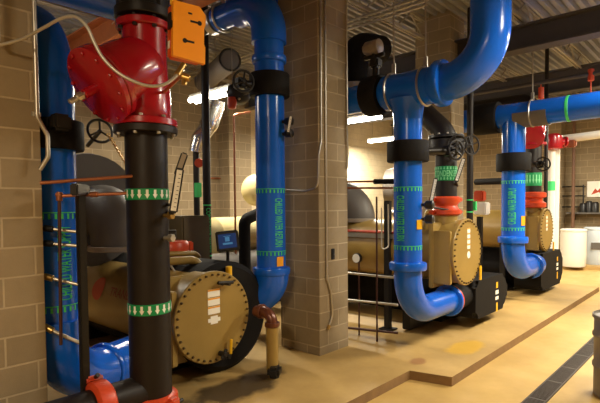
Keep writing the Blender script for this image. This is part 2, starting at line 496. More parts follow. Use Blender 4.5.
# ---------------------------------------------------------------- lamps
def strip_light(x, ya, yb, z, label, along='y', power=90, tint=(1, .90, .71)):
    if along == 'y': c = ((x), (ya+yb)/2, z); L = yb-ya; s = (.2, L, .07)
    t = thing('strip_light', label, 'ceiling light', (x, (ya+yb)/2, z), 'fluorescent strip lights')
    b = MB().box((x, (ya+yb)/2, z+.05), (.16, L, .06), bevel=.008)
    obj('housing', b, 'lampbody', t)
    for dx in (-.065, .065): obj('tube', MB().cyl((x+dx, ya+.02, z-.02), (x+dx, yb-.02, z-.02), .04, 12), 'tube', t)
    for yy in (ya+.15, yb-.15): obj('hanger_chain', MB().sweep([(x, yy, z+.08), (x, yy, ZC-.02)], .006, 6), 'rod', t)
    ld = bpy.data.lights.new('fluorescent', 'AREA'); ld.shape = 'RECTANGLE'; ld.size = .2; ld.size_y = L
    ld.energy = power; ld.color = tint
    lo = bpy.data.objects.new('lamp_light', ld); col.objects.link(lo); lo.parent = t; lo.location = (0, 0, -.08)
strip_light(5.0, 5.9, 7.15, 3.76, 'bright tube light hanging in the left bay behind the black post', power=130)
strip_light(9.0, 5.85, 7.3, 3.84, 'bright tube light hanging just right of the block pillar', power=190)
strip_light(12.7, 7.6, 8.7, 3.9, 'farther, smaller tube light behind the middle blue pipe', power=190)
strip_light(14.3, 1.2, 2.6, 4.0, 'tube light at the right edge under the far blue header', power=150)
for x, p, w in ((-2.3, 200, 'nearest the entry'), (4.9, 100, 'before the first chiller'), (8.2, 260, 'before the second chiller'), (11.6, 290, 'before the third chiller')):  # out of view, added for their light; warm entry one for the left wall
    strip_light(x, -.6, .65, 4.15, 'unseen tube light over the open aisle, %s' % w, power=p, tint=(1, .76, .46) if x < 0 else (1, .90, .70))
strip_light(1.9, 6.6, 7.9, 3.9, 'unseen tube light above the back of the first chiller, left bay', power=25)  # out of view, kept weak to light the near chiller's shell side

# ---------------------------------------------------------------- chillers
def sticker_stack(t, parent, x, y, z, w, h, n, m='sticker', head='otag', shape=None):
    for i in range(n):
        zz = z-i*(h*1.12)
        s = obj('warning_sticker', MB().box((x, y-.001, zz), (w, .002, h)), m, parent)
        b = MB().box((x, y-.0026, zz+h*.38), (w, .0012, h*.2))
        obj('sticker_stripe', b, head, parent)

def elbow_unit(t, p_bot, z_top, r, direction, reach, ring_r):
    """large suction elbow: up, then bending over towards direction"""
    d = V(direction).normalized(); p = V(p_bot)
    top = V((p.x, p.y, z_top))
    path = [p, top, top + d*reach]
    obj('suction_elbow', MB().pipe(path, r, bend=r*1.15, seg=36, n=14), 'grey', t)
    obj('suction_flange', MB().ring(p+V((0, 0, .03)), (0, 0, 1), r*.8, r*1.12, .06, 36), 'greyl', t)
    e = top + d*reach
    b = MB().lathe(e - d*.06, d, [(0, r*1.0), (0, ring_r), (.05, ring_r*1.02), (.09, ring_r*.98), (.30, ring_r*.9), (.32, ring_r*.5)], 40)
    obj('compressor_volute', b, 'grey', t)

def rounded_box(xa, xb, ya, yb, za, zb, r):
    pts = []
    for cx, cz, a0 in ((xb-r, zb-r, 0), (xa+r*.5, zb-r*.5, PI/2), (xa+r*.5, za+r*.5, PI), (xb-r, za+r, 1.5*PI)):
        rr = r if cx > (xa+xb)/2 else r*.5
        for k in range(7):
            a = a0+PI/2*k/6; pts.append((cx+rr*math.cos(a), cz+rr*math.sin(a)))
    b = MB(); b.prism(pts, (0, yb, 0), (1, 0, 0), (0, 0, 1), (0, -1, 0), yb-ya)
    fr = [e for e in b.bm.edges if all(abs(v.co.y-ya) < 1e-5 for v in e.verts)]
    bmesh.ops.bevel(b.bm, geom=fr, offset=.05, segments=3, affect='EDGES')
    return b

def chiller(name, label, x, y, z, R, L, ev, box, kind):
    """x,y,z: centre of the front end cover, facing -y"""
    t = thing(name, label, 'chiller', (x, y+L*.5, PZ), 'water chillers')
    # condenser barrel
    obj('condenser_shell', MB().lathe((x, y+.30, z), (0, 1, 0), [(0, R*.92), (L-.3, R*.92)], 48), 'tan', t)
    obj('water_chamber', MB().lathe((x, y+.03, z), (0, 1, 0), [(0, R*.955), (.27, R*.955)], 48), 'tan', t)
    obj('tube_sheet', MB().box((x-.01, y+.30, z-.03), (2*R+.03, .06, 2*R-.04), bevel=.012).box((x-R*.93, y+.16, z-.05), (.07, .24, R*1.55), bevel=.01), 'tan', t)
    pl = obj('end_cover', MB().lathe((x, y, z), (0, 1, 0), [(0, R*.985), (.008, R), (.05, R), (.055, R*.98)], 64), 'tan', t)
    bolts('cover_bolt', pl, (x, y, z), (0, -1, 0), R*.93, 36, R*.026, .022, 'tand', .04)
    # evaporator barrel
    xe, ye, ze, Re = ev
    obj('evaporator_shell', MB().lathe((xe, ye, ze), (0, 1, 0), [(0, Re*.9), (.05, Re), (L-.4, Re), (L-.35, Re*.9)], 44), 'foam', t)
    bx = None
    if box:
        xa, xb, ya, yb, za, zb = box
        bx = obj('water_box', rounded_box(xa, xb, ya, yb, za, zb, .2), 'foam', t)
    # saddles
    for yy in (y+.75, y+L-.3):
        b = MB().box((x, yy, (PZ+z-R*.6)/2+.02), (R*1.5, .12, max(.05, z-R*.6-PZ)), bevel=.01).box((xe, yy, PZ+.03), (Re*1.7, .3, .06), bevel=.01)
        obj('support_saddle', b, 'iron', t)
    if box: obj('water_nozzle', MB().cyl((xa+.08, (ya+yb)/2-.08, (za+zb)/2+.06), (xa-.36, (ya+yb)/2-.08, (za+zb)/2+.06), .17), 'foam', t)
    return t, pl, bx

C1 = V((2.97, 3.93, .765))
c1, c1_plate, _ = chiller('chiller', 'tan chiller nearest the camera, bolted round end cover beside the block pillar', C1.x, C1.y, C1.z, .47, 3.0,
    (3.26, 4.07, .70, .595), None, 1)
def q1(x, y, z): return C1+V((x, y, z))
sticker_stack(c1, c1_plate, C1.x, C1.y, C1.z+.25, .150, .078, 3)
b = MB()
b.prism([(-.05, .045), (.05, .045), (.05, .022), (.085, .022), (.085, -.022), (.05, -.022), (.05, -.045), (-.05, -.045), (-.05, -.022), (-.085, -.022), (-.085, .022), (-.05, .022)], q1(0, -.0015, -.025), (.9, 0, 0), (0, 0, .9), (0, -1, 0), .002)
obj('warning_sticker', b, 'sticker', c1_plate)
b = MB().cyl(q1(.06, 0, .345), q1(.06, -.08, .345), .02, 12).cyl(q1(.01, -.06, .355), q1(.19, -.08, .345), .018, 10).cyl(q1(.14, 0, .335), q1(.14, -.09, .335), .022, 12)
obj('vent_cock', b, 'iron', c1)
obj('tag', MB().cyl(q1(.16, -.06, -.40), q1(.17, -.06, -.25), .016, 12), 'yellow', c1)
b = MB().cyl(q1(.06, -.01, -.38), q1(.06, -.11, -.38), .028, 12).cyl(q1(.03, -.08, -.42), q1(.09, -.08, -.33), .02, 10).cyl(q1(.11, -.02, -.41), q1(.11, -.11, -.41), .022, 10)
obj('drain_cock', b, 'iron', c1)
pc = pd(229, 282, 5.15)
obj('cap', MB().cyl(pc, pc+V((0, 0, .17)), .034, 16), 'yellow', c1)
# barrel side logo: red disc and lettering on the -x side
def side_wrap(vs, fs, x, y, z, R, ph):
    """flat (along -y, up) geometry laid on a barrel's -x side"""
    b = MB(); vv = [b.bm.verts.new((a, bb, 0)) for a, bb in vs]
    for f in fs:
        try: b.bm.faces.new([vv[i] for i in f])
        except ValueError: pass
    lo, hi = min(v.co.y for v in vv), max(v.co.y for v in vv)
    n = max(3, int((hi-lo)/(R*.08)))
    for k in range(1, n):
        bmesh.ops.bisect_plane(b.bm, geom=b.bm.verts[:]+b.bm.edges[:]+b.bm.faces[:], plane_co=(0, lo+(hi-lo)*k/n, 0), plane_no=(0, 1, 0))
    for v in b.bm.verts:
        p = ph - v.co.y/R
        v.co = V((x+(R+.005)*math.cos(p), y-v.co.x, z+(R+.005)*math.sin(p)))
    bmesh.ops.triangulate(b.bm, faces=b.bm.faces[:])
    return b
def side_logo(t, x, y, z, R, tilt, disc_y, text_y, s, hh, rd):
    vs = [(rd*math.cos(2*PI*k/28), rd*math.sin(2*PI*k/28)) for k in range(28)]
    obj('maker_disc', side_wrap(vs, [tuple(range(28))], x, disc_y, z, R, PI+tilt), 'logored', t)
    vs, fs, w = text_geo(s, hh)
    obj('maker_lettering', side_wrap(vs, fs, x, text_y, z, R, PI+tilt), 'fade', t)
side_logo(c1, C1.x, C1.y, C1.z, .47*.92, -.38, 5.65, 5.12, 'TRANE', .10, .14)
# compressor and big suction elbow on top of the first chiller
elbow_unit(c1, pd(119, 250, 5.7), 1.86, .31, (-.10, 1, 0.0), .62, .70)
# fittings on top behind the cover
b = MB().pipe([q1(-.25, .65, .35), q1(-.25, .65, .54), q1(.13, .5, .54), q1(.2, .42, .40)], .045, bend=.1, seg=12)
b.pipe([q1(-.1, .85, .4), q1(-.1, .85, .60), q1(.36, .75, .58), q1(.36, .75, .4)], .03, bend=.08, seg=10)
obj('bypass_tube', b, 'tan', c1)
obj('bypass_hose', MB().pipe([q1(-.4, .75, .25), q1(-.35, .7, .62), q1(-.15, .65, .58), q1(-.05, .6, .40)], .012, bend=.12, seg=8), 'cable', c1)
obj('control_box', MB().box(q1(.62, 1.35, .70), (.42, .4, .62), bevel=.02), 'olive', c1)
obj('nozzle_neck', MB().cyl(q1(.17, 1.0, .25), q1(.17, 1.0, .55), .145), 'tan', c1)

C2 = V((6.31, 2.72, 1.244))
c2, c2_plate, c2_box = chiller('chiller', 'tan chiller with a tall bolted end cover right of the middle blue return pipe', C2.x, C2.y, C2.z, .453, 3.9,
    (7.1, 3.2, .50, .38), (6.62, 7.86, 2.735, 3.30, .25, .80), 2)
sticker_stack(c2, c2_plate, C2.x+.03, C2.y, C2.z+.29, .09, .065, 4)
obj('warning_sticker', MB().lathe((C2.x+.03, C2.y-.0005, C2.z-.04), (0, -1, 0), [(0, .05), (.002, .05)], 20), 'sticker', c2_plate)
obj('tag', MB().box((C2.x+.36, C2.y-.03, C2.z-.32), (.04, .02, .2)), 'yellow', c2)
def box_labels(t, bx, x, y, z):
    for i, (dz, w, h, m) in enumerate(((.17, .07, .09, 'yellow'), (.06, .12, .06, 'sticker'), (-.03, .12, .05, 'sticker'), (-.17, .06, .14, 'yellow'))):
        obj('pipe_label', MB().box((x, y-.001, z+dz), (w, .003, h)), m, bx)
box_labels(c2, c2_box, 7.42, 2.735, .48)
side_logo(c2, C2.x, C2.y, C2.z, .453*.92, -.15, 6.2, 5.4, 'TRANE', .16, .16)
elbow_unit(c2, (6.36, 4.6, 1.62), 2.0, .30, (-.25, 1, 0), .5, .56)
# valves and piping along the top of the second chiller
b = MB().pipe([(6.05, 3.2, 1.55), (6.05, 3.2, 1.78), (6.45, 3.3, 1.78), (6.5, 3.45, 1.55)], .035, bend=.1, seg=12)
obj('bypass_tube', b, 'tan', c2)
obj('relief_valve', MB().cyl((6.1, 3.5, 1.55), (6.1, 3.5, 1.78), .05).cyl((5.98, 3.5, 1.70), (6.24, 3.5, 1.72), .04), 'iron', c2)
obj('nozzle_neck', MB().cyl((6.24, 3.0, 1.55), (6.24, 3.0, 1.77), .155), 'tan', c2)
# gauge and red line along the left of the barrel
b = MB()
b.pipe([(5.95, 6.4, 1.50), (5.95, 3.6, 1.50)], .018, seg=8)
obj('red_line', b, 'redcoup', c2)
b = MB(); b.box((5.93, 5.0, 1.44), (.10, 2.9, .06))
obj('side_rail', b, 'steel', c2)
pg = px(358, 258, 5.9)
g = obj('pressure_gauge', MB().lathe(pg, (-1, 0, 0), [(0, .075), (.04, .075), (.05, .06)], 24).cyl(pg+V((.02, 0, -.07)), pg+V((.02, 0, -.3)), .012, 8), 'rubber', c2)
obj('dial', MB().lathe(pg+V((-.049, 0, 0)), (-1, 0, 0), [(0, .066), (.004, .066)], 24), 'dial', g)

C3 = V((10.37, 2.85, 1.36))
c3, c3_plate, c3_box = chiller('chiller', 'farthest tan chiller behind the supply pipe at the right end of the pad', C3.x, C3.y, C3.z, .43, 3.6,
    (10.6, 3.3, .55, .40), (9.86, 11.35, 2.80, 3.3, .2, .92), 3)
sticker_stack(c3, c3_plate, C3.x, C3.y, C3.z+.26, .09, .07, 4)
box_labels(c3, c3_box, 10.95, 2.80, .56)
obj('nozzle_neck', MB().cyl((10.3, 3.1, 1.7), (10.3, 3.1, 1.84), .16), 'tan', c3)
obj('tag', MB().box((C3.x+.36, C3.y-.03, C3.z-.36), (.05, .02, .2)), 'yellow', c3)
elbow_unit(c3, (10.4, 5.6, 1.75), 2.3, .34, (-.3, 1, 0), .6, .5)

# ---------------------------------------------------------------- blue chilled water pipes
def collar(t, c, axis, r, h=.09, m='blue', k=1.22):
    c = V(c); ax = V(axis).normalized()
    b = MB().lathe(c-ax*h/2, ax, [(0, r*1.0), (h*.1, r*k*.97), (h*.25, r*k), (h*.75, r*k), (h*.9, r*k*.97), (h, r*1.0)], 40)
    return obj('flange', b, m, t)
def vlabel(t, c, r, z0, z1, words, dphi, down, m='lgreen', h=.105):
    vs, fs, w = text_geo(words, h)
    k = (z1-z0)*.93/w
    vs = [(a*k, b) for a, b in vs]
    mp = (lambda a, b: (b, -a)) if down else (lambda a, b: (-b, a))
    cc = (c[0], c[1], (z0+z1)/2)
    o = obj('pipe_lettering', wrap(vs, fs, cc, r+.003, to_cam(c)+dphi, mp), m, t)
    return o
def tagplate(t, c, r, z, dphi, w=.06, h=.13, m='otag'):
    phi = to_cam(c)+dphi
    p = V((c[0]+(r+.004)*math.cos(phi), c[1]+(r+.004)*math.sin(phi), z))
    obj('tag', MB().box(p, (.004, w, h), rot=Matrix.Rotation(phi, 3, 'Z')), m, t)
def band(t, c, r, z, kind='dash', n=24):
    if kind == 'dash':
        obj('flow_band', dash_marks((c[0], c[1], z), r+.003, n, .017, .040), 'lgreen', t)
    else:
        bb = obj('flow_band', MB().ring((c[0], c[1], z), (0, 0, 1), r-.01, r+.004, .088, 40), 'green', t)
        obj('flow_arrows', flow_marks((c[0], c[1], z), r+.006, n, .019, .066), 'white', bb)
def saddle_ring(t, c, axis, r):  # weld seam
    obj('weld_seam', MB().torus(c, axis, r, .008, 32, 6), 'blue', t)

# leftmost pipe, behind the near wall end
p0 = (1.455, 3.95)
P0 = thing('chilled_water_pipe', 'dark blue pipe beside the left block wall, elbow low behind the black pipe', 'pipe', (p0[0], p0[1], PZ), 'blue chilled water pipes')
obj('riser', MB().pipe([(1.455, 3.95, 2.62), (1.455, 3.95, .98)], .17, seg=36), 'blue', P0)
obj('elbow', MB().pipe([(1.455, 3.95, 1.02), (1.455, 3.95, .47), (2.80, 4.45, .47)], .20, bend=.44, seg=36, n=14), 'blue', P0)
obj('upper_bend', MB().pipe([(1.455, 3.95, 2.30), (1.455, 3.95, 3.40), (1.40, 9.4, 3.40)], .172, bend=.5, seg=36, n=14), 'blue', P0)
d = V((1.27, .5, 0)).normalized(); collar(P0, V((1.455, 3.95, .47))+d*.50, d, .20, m='blue', h=.07, k=1.12)
vlabel(P0, p0, .17, 1.17, 1.78, 'CHILLED WATER SUPPLY', .42, False)
band(P0, p0, .17, 1.83); band(P0, p0, .17, 1.12)
# pipe in front of the pillar
p1 = (3.93, 4.08)
P1 = thing('chilled_water_pipe', 'tall blue return pipe standing against the left side of the block pillar', 'pipe', (p1[0], p1[1], PZ), 'blue chilled water pipes')
obj('riser', MB().pipe([(3.93, 4.08, 4.0), (3.93, 4.08, .80), (3.66, 4.62, .80)], .172, bend=.34, seg=36, n=12), 'blue', P1)
obj('upper_bend', MB().pipe([(3.93, 4.08, 3.78), (3.93, 4.08, 4.30), (3.93, 4.62, 4.30)], .205, bend=.42, seg=36, n=14), 'blue', P1)
obj('upper_header', MB().pipe([(3.93, 4.5, 4.30), (3.93, 5.02, 4.30)], .15, seg=32), 'blue', P1)
collar(P1, (3.93, 4.08, 1.13), (0, 0, 1), .172, h=.10, k=1.3); collar(P1, (3.93, 4.08, 3.59), (0, 0, 1), .172, h=.09, k=1.18); collar(P1, (3.93, 4.08, 3.83), (0, 0, 1), .172, h=.05, k=1.16)
obj('elbow', MB().sweep(fillet([(3.93, 4.08, 1.10), (3.93, 4.08, .79), (3.70, 4.54, .79)], .30, 12), .205, 36), 'blue', P1)
vlabel(P1, p1, .172, 1.40, 2.0, 'CHILLED WATER RETURN', .58, True)
band(P1, p1, .172, 2.06); band(P1, p1, .172, 1.34)
tagplate(P1, p1, .172, 1.25, .62, .09, .11)
for z in (2.86, 2.72):
    ph = to_cam(p1)+1.05; e = V((math.cos(ph), math.sin(ph), 0)); c = V((*p1, z))
    obj('sensor_knob', MB().cyl(c+e*.16, c+e*.22, .02, 10).lathe(c+e*.2, e, [(0, .03), (.02, .045), (.09, .045), (.10, .03)], 16), 'rubber', P1)
# header and drop of the second chiller
p2 = (5.09, 2.93)
HZ = 3.25
P2 = thing('chilled_water_pipe', 'bright blue pipe with tee and header, dropping to the second chiller', 'pipe', (p2[0], p2[1], PZ), 'blue chilled water pipes')
obj('riser', MB().pipe([(5.09, 2.93, HZ), (5.09, 2.93, .58), (6.2, 2.93, .58)], .166, bend=.46, seg=40, n=16), 'blue', P2)
obj('header', MB().pipe([(5.09, 3.1, HZ), (5.09, 1.96, HZ), (5.09, 1.96, 5.1)], .203, bend=.48, seg=40, n=16), 'blue', P2)
obj('header', MB().pipe([(5.09, 4.95, 5.1), (5.09, 4.95, HZ), (5.09, 3.0, HZ)], .172, bend=.4, seg=36, n=12), 'blue', P2)
obj('tee', MB().lathe((5.09, 2.93, HZ-.36), (0, 0, 1), [(0, .168), (.05, .172), (.16, .19), (.24, .23)], 40).cyl((5.09, 3.22, HZ), (5.09, 2.60, HZ), .209, 40), 'blue', P2)
collar(P2, (5.09, 2.50, HZ), (0, 1, 0), .203, h=.12, k=1.28); collar(P2, (5.09, 2.93, 1.16), (0, 0, 1), .166, h=.11, k=1.34)
collar(P2, (6.17, 2.93, .58), (1, 0, 0), .166, h=.06, k=1.3)
obj('gasket', MB().ring((6.23, 2.93, .58), (1, 0, 0), .1, .2, .05), 'redcoup', P2)
vlabel(P2, p2, .166, 1.45, 2.02, 'CHILLED WATER RETURN', -.55, True)
band(P2, p2, .166, 2.07); band(P2, p2, .166, 1.38)
tagplate(P2, p2, .166, 1.66, .9, .10, .11, 'yellow')
for z in (1.89, 1.72):
    ph = to_cam(p2)+1.25; e = V((math.cos(ph), math.sin(ph), 0)); c = V((*p2, z))
    obj('sensor_knob', MB().cyl(c+e*.15, c+e*.22, .02, 10).lathe(c+e*.2, e, [(0, .03), (.02, .05), (.10, .05), (.11, .03)], 16), 'rubber', P2)
# third drop
p3 = (8.59, 2.9)
HZ3 = 3.40
P3 = thing('chilled_water_pipe', 'rightmost blue pipe, its header running out of the picture', 'pipe', (p3[0], p3[1], PZ), 'blue chilled water pipes')
obj('riser', MB().pipe([(8.59, 2.9, HZ3), (8.59, 2.9, .72), (9.85, 2.9, .72)], .19, bend=.5, seg=36, n=14), 'blue', P3)
obj('header', MB().pipe([(8.59, -2.4, HZ3), (8.59, 4.6, HZ3)], .205, seg=36), 'blue', P3)
collar(P3, (8.59, 2.9, 1.27), (0, 0, 1), .19, h=.13, k=1.3); collar(P3, (9.55, 2.9, .72), (1, 0, 0), .19, h=.08, k=1.25)
vlabel(P3, p3, .19, 1.52, 2.18, 'CHILLED WATER SUPPLY', -.1, False, h=.13)
band(P3, p3, .19, 2.25); band(P3, p3, .19, 1.45)
tagplate(P3, p3, .19, 1.60, .95, .10, .16)
obj('colour_band', MB().ring((8.59, 2.05, HZ3), (0, 1, 0), .2, .208, .05), 'lgreen', P3)
# blue main across the top left
ov = thing('overhead_water_main', 'shaded blue pipe crossing the top left corner near the ceiling', 'pipe', (2.0, 5.4, 4.25))
pa, pb_ = py(40, -18, 5.2), py(140, 10, 5.2)
obj('main', MB().pipe([(0.2, 5.2, 4.16), (2.95, 5.2, 4.16)], .17, seg=32), 'blue_shaded', ov)
obj('bend', MB().pipe([(2.9, 5.2, 4.16), (3.15, 5.2, 4.16), (3.15, 5.2, 5.12)], .17, bend=.2, seg=32), 'blue_shaded', ov)

obj('hanger_rod', MB().cyl((1.2, 5.2, 4.3), (1.2, 5.2, 5.12), .012, 8), 'rod', ov)

# ---------------------------------------------------------------- insulated butterfly valves
def ring_valve(label, c, axis, r, h, op=None, wheel=None, m='foam'):
    t = thing('butterfly_valve', label, 'valve', c, 'black insulated butterfly valves')
    c = V(c); ax = V(axis).normalized()
    obj('body', MB().lathe(c-ax*h/2, ax, [(0, r*.7), (0, r*.97), (.012, r), (h-.012, r), (h, r*.97), (h, r*.7)], 36), m, t)
    if op is not None:
        o = V(op); d = o.normalized(); s = c+d*r*.95; e = c+o
        obj('gear_operator', MB().cyl(s, e, .045, 16).box(e, (.13, .13, .12), bevel=.02), 'iron', t)
        if wheel:
            w, wr = V(wheel).normalized(), .115
            hub = e + w*.12
            hw = obj('handwheel', MB().torus(hub, w, wr, .014, 28, 8).cyl(e, hub+w*.02, .02, 12), 'iron', t)
            ref = V((0, 0, 1)) if abs(w.z) < .9 else V((1, 0, 0))
            e1 = w.cross(ref).normalized(); e2 = w.cross(e1)
            for k in range(3):
                a = 2*PI*k/3+.4
                obj('spoke', MB().cyl(hub, hub+(e1*math.cos(a)+e2*math.sin(a))*wr, .01, 8), 'iron', hw)
    return t
def facing(p):  # unit vector towards the standing viewpoint, level
    v = V((-p[0], -p[1], 0)); return v.normalized()
ring_valve('black insulated valve on the dark blue pipe by the left wall', (1.455, 3.95, 2.45), (0, 0, 1), .235, .22, op=(-.05, -.30, .06))
ring_valve('black insulated valve high on the blue pipe against the pillar', (3.93, 4.08, 3.29), (0, 0, 1), .235, .26, op=(-.36, .10, -.02), wheel=(-.35, -.9, 0))
ring_valve('black insulated valve on the middle blue drop pipe', (5.09, 2.93, 2.52), (0, 0, 1), .245, .24, op=(.44, -.30, .02), wheel=(-.3, -.9, 0))
ring_valve('black insulated valve on the farthest blue drop pipe', (8.59, 2.9, 2.60), (0, 0, 1), .28, .30, op=(.34, -.33, -.04), wheel=(-.75, -.6, 0))
ring_valve('tall black valve round the blue header next to the pillar', (5.09, 3.38, HZ), (0, 1, 0), .245, .24, op=(0, 0, .40))
ring_valve('black valve capping the left end of the far blue header', (8.59, 3.35, HZ3), (0, 1, 0), .275, .42)

# ---------------------------------------------------------------- black condenser pipes
def grooved_coupling(label, c, axis, r, h=.10, m='redcoup', ears=0.0):
    t = thing('grooved_coupling', label, 'pipe coupling', c, 'grooved pipe couplings')
    c = V(c); ax = V(axis).normalized()
    obj('housing', MB().lathe(c-ax*h/2, ax, [(0, r*.9), (0, r*1.12), (h*.12, r*1.26), (h*.35, r*1.28), (h*.65, r*1.28), (h*.88, r*1.26), (h, r*1.12), (h, r*.9)], 36), m, t)
    ref = V((0, 0, 1)) if abs(ax.z) < .9 else V((1, 0, 0))
    e1 = ax.cross(ref).normalized(); e2 = ax.cross(e1).normalized()
    for a in (ears, ears+PI):
        d = e1*math.cos(a)+e2*math.sin(a); q = ax.cross(d).normalized()
        rot = Matrix((d, q, ax)).transposed()
        obj('bolt_pad', MB().box(c+d*r*1.36, (r*.42, .10, h*.9), rot=rot, bevel=.015), m, t)
        obj('track_bolt', MB().cyl(c+d*r*1.42-q*.095, c+d*r*1.42+q*.095, .016, 10), 'iron', t)
    return t
bp1 = (1.925, 3.36); br = .158
B1 = thing('condenser_water_pipe', 'thick black vertical pipe with green flow bands in the left foreground', 'pipe', (bp1[0], bp1[1], PZ), 'black condenser water pipes')
obj('riser', MB().cyl((1.925, 3.36, PZ+.12), (1.925, 3.36, 2.50), br, 40), 'black', B1)
obj('base_tee', MB().cyl((1.925, 3.36, .48), (.75, 3.36, .48), .125, 32).cyl((1.925, 3.36, PZ), (1.925, 3.36, PZ+.14), .22, 32), 'black', B1)
fl = obj('flange', MB().ring((1.925, 3.36, 2.475), (0, 0, 1), .10, .235, .055, 44), 'black', B1)
bolts('flange_bolt', fl, (1.925, 3.36, 2.448), (0, 0, -1), .212, 8, .015, .018, 'steel', .1)
band(B1, bp1, br, 1.99, 'arrow', 18); band(B1, bp1, br, 1.125, 'arrow', 18)
for z in (1.83, 1.66):
    ph = to_cam(bp1)+.85; e = V((math.cos(ph), math.sin(ph), 0)); c = V((*bp1, z))
    obj('pressure_tap', MB().cyl(c+e*.14, c+e*.23, .016, 10).cyl(c+e*.20, c+e*.24, .032, 6), 'brass' if z > 1.7 else 'steel', B1)
for z in (1.78,):
    ph = to_cam(bp1)+1.5; e = V((math.cos(ph), math.sin(ph), 0)); c = V((*bp1, z-.1))
    obj('plug', MB().cyl(c+e*.13, c+e*.21, .035, 12), 'black', B1)
grooved_coupling('orange red pipe coupling round the foot of the near black pipe', (1.925, 3.36, .395), (0, 0, 1), br, .11, ears=.3)
grooved_coupling('orange red pipe coupling on the low horizontal pipe, left foreground', (1.52, 3.36, .48), (1, 0, 0), .135, .13, ears=1.0)
grooved_coupling('red pipe coupling half hidden behind the near black pipe', (C1.x+.17, C1.y+1.0, 1.36), (0, 0, 1), .15, .26, ears=1.2)
# upper black pipe over the red strainer
UB = thing('condenser_water_pipe', 'black pipe with bolted collar rising above the red strainer', 'pipe', (1.925, 3.36, 3.2), 'black condenser water pipes')
obj('riser', MB().cyl((1.92, 3.36, 3.30), (1.92, 3.36, 5.05), .158, 40), 'iron', UB)
fl = obj('flange', MB().ring((1.92, 3.36, 3.34), (0, 0, 1), .1, .208, .07, 44).ring((1.92, 3.36, 3.42), (0, 0, 1), .1, .192, .10, 44), 'iron', UB)
bolts('flange_bolt', fl, (1.92, 3.36, 3.36), (0, 0, 1), .19, 8, .017, .05, 'iron', .1)
bolts('flange_nut', fl, (1.92, 3.36, 3.295), (0, 0, -1), .18, 8, .017, .04, 'iron', .1)

# red strainer
ST = thing('strainer', 'glossy red strainer bolted atop the near black pipe', 'strainer', (1.925, 3.36, 2.50))
Fd = -F0
wdir = (R0*-.52 + Z0*-.56 + Fd*.65).normalized()
bc = pd(134, 68, 3.60)
obj('body', MB().lathe((1.925, 3.36, 2.50), (0, 0, 1), [(0, .16), (.03, .185), (.12, .19), (.28, .185), (.40, .17), (.52, .165), (.64, .16), (.74, .165)], 44), 'red', ST)
sph = [(-.225*math.cos(a*PI/2/10), .225*math.sin(a*PI/2/10)) for a in range(0, 11)]
obj('strainer_bulb', MB().lathe(bc, wdir, sph+[(.08, .235), (.18, .235), (.29, .235)], 44), 'red', ST)
fc = bc + wdir*.285
obj('branch_flange', MB().ring(fc, wdir, .15, .278, .05, 48), 'red', ST)
cv = obj('cover_flange', MB().lathe(fc+wdir*.030, wdir, [(0, .26), (.0, .274), (.006, .28), (.042, .28), (.05, .268), (.052, 0)], 48), 'red', ST)
bolts('cover_bolt', cv, fc+wdir*.078, wdir, .246, 12, .014, .016, 'red', .2)
nip = fc+wdir*.07
obj('blowdown_stub', MB().cyl(nip, nip+wdir*.12, .034, 18), 'red', ST)
obj('blowdown_valve', MB().cyl(nip+wdir*.10, nip+wdir*.24, .018, 12).cyl(nip+wdir*.13, nip+wdir*.18, .03, 8), 'steel', ST)
for nm, z in (('bottom_flange', 2.53), ('top_flange', 3.255)):
    fl = obj(nm, MB().ring((1.925 if z < 3 else 1.92, 3.36, z), (0, 0, 1), .12, .236 if z < 3 else .20, .05, 44), 'red', ST)
    bolts('flange_bolt', fl, (1.925, 3.36, z+.024 if z < 3 else z-.024), (0, 0, 1 if z < 3 else -1), .212 if z < 3 else .18, 8, .017, .02, 'iron' if z > 3 else 'steel', .1)

# thermometers on the near black pipe
def thermometer(label, a, b_, w, dark=False, d=.02):
    a, b_ = V(a), V(b_); ax = (b_-a).normalized(); L = (b_-a).length
    t = thing('pipe_thermometer', label, 'thermometer', a, 'pipe thermometers')
    n = facing(a); q = ax.cross(n).normalized(); n = q.cross(ax).normalized()
    rot = Matrix((q, ax, n)).transposed()
    obj('case', MB().box((a+b_)/2, (w, L, .035), rot=rot, bevel=.01), 'rubber', t)
    obj('scale', MB().box((a+b_)/2+n*.0185, (w*.62, L*.9, .003), rot=rot), 'greyl' if dark else 'dial', t)
    if not dark:
        bb = MB()
        for k in range(9): bb.box((a+b_)/2+n*.0205+ax*L*(.36-k*.09)+q*w*.1, (w*.25, .004, .002), rot=rot)
        obj('scale_marks', bb, 'rubber', t)
    return t, n
T1, n1 = thermometer('white faced thermometer tilted beside the near black pipe', pd(173, 213, 3.5), pd(180, 168, 3.5), .062)
obj('stem', MB().cyl(pd(173, 213, 3.5), (1.925+.11, 3.36-.1, 1.85), .014, 10), 'iron', T1)
T2, _ = thermometer('dark faced thermometer behind the white one on the near black pipe', pd(177, 176, 3.62), pd(185, 153, 3.62), .055, True)
obj('stem', MB().cyl(pd(176, 178, 3.62), pd(171, 205, 3.62), .012, 10).cyl(pd(171, 205, 3.62), (1.925+.1, 3.36, 1.92), .012, 10), 'iron', T2)

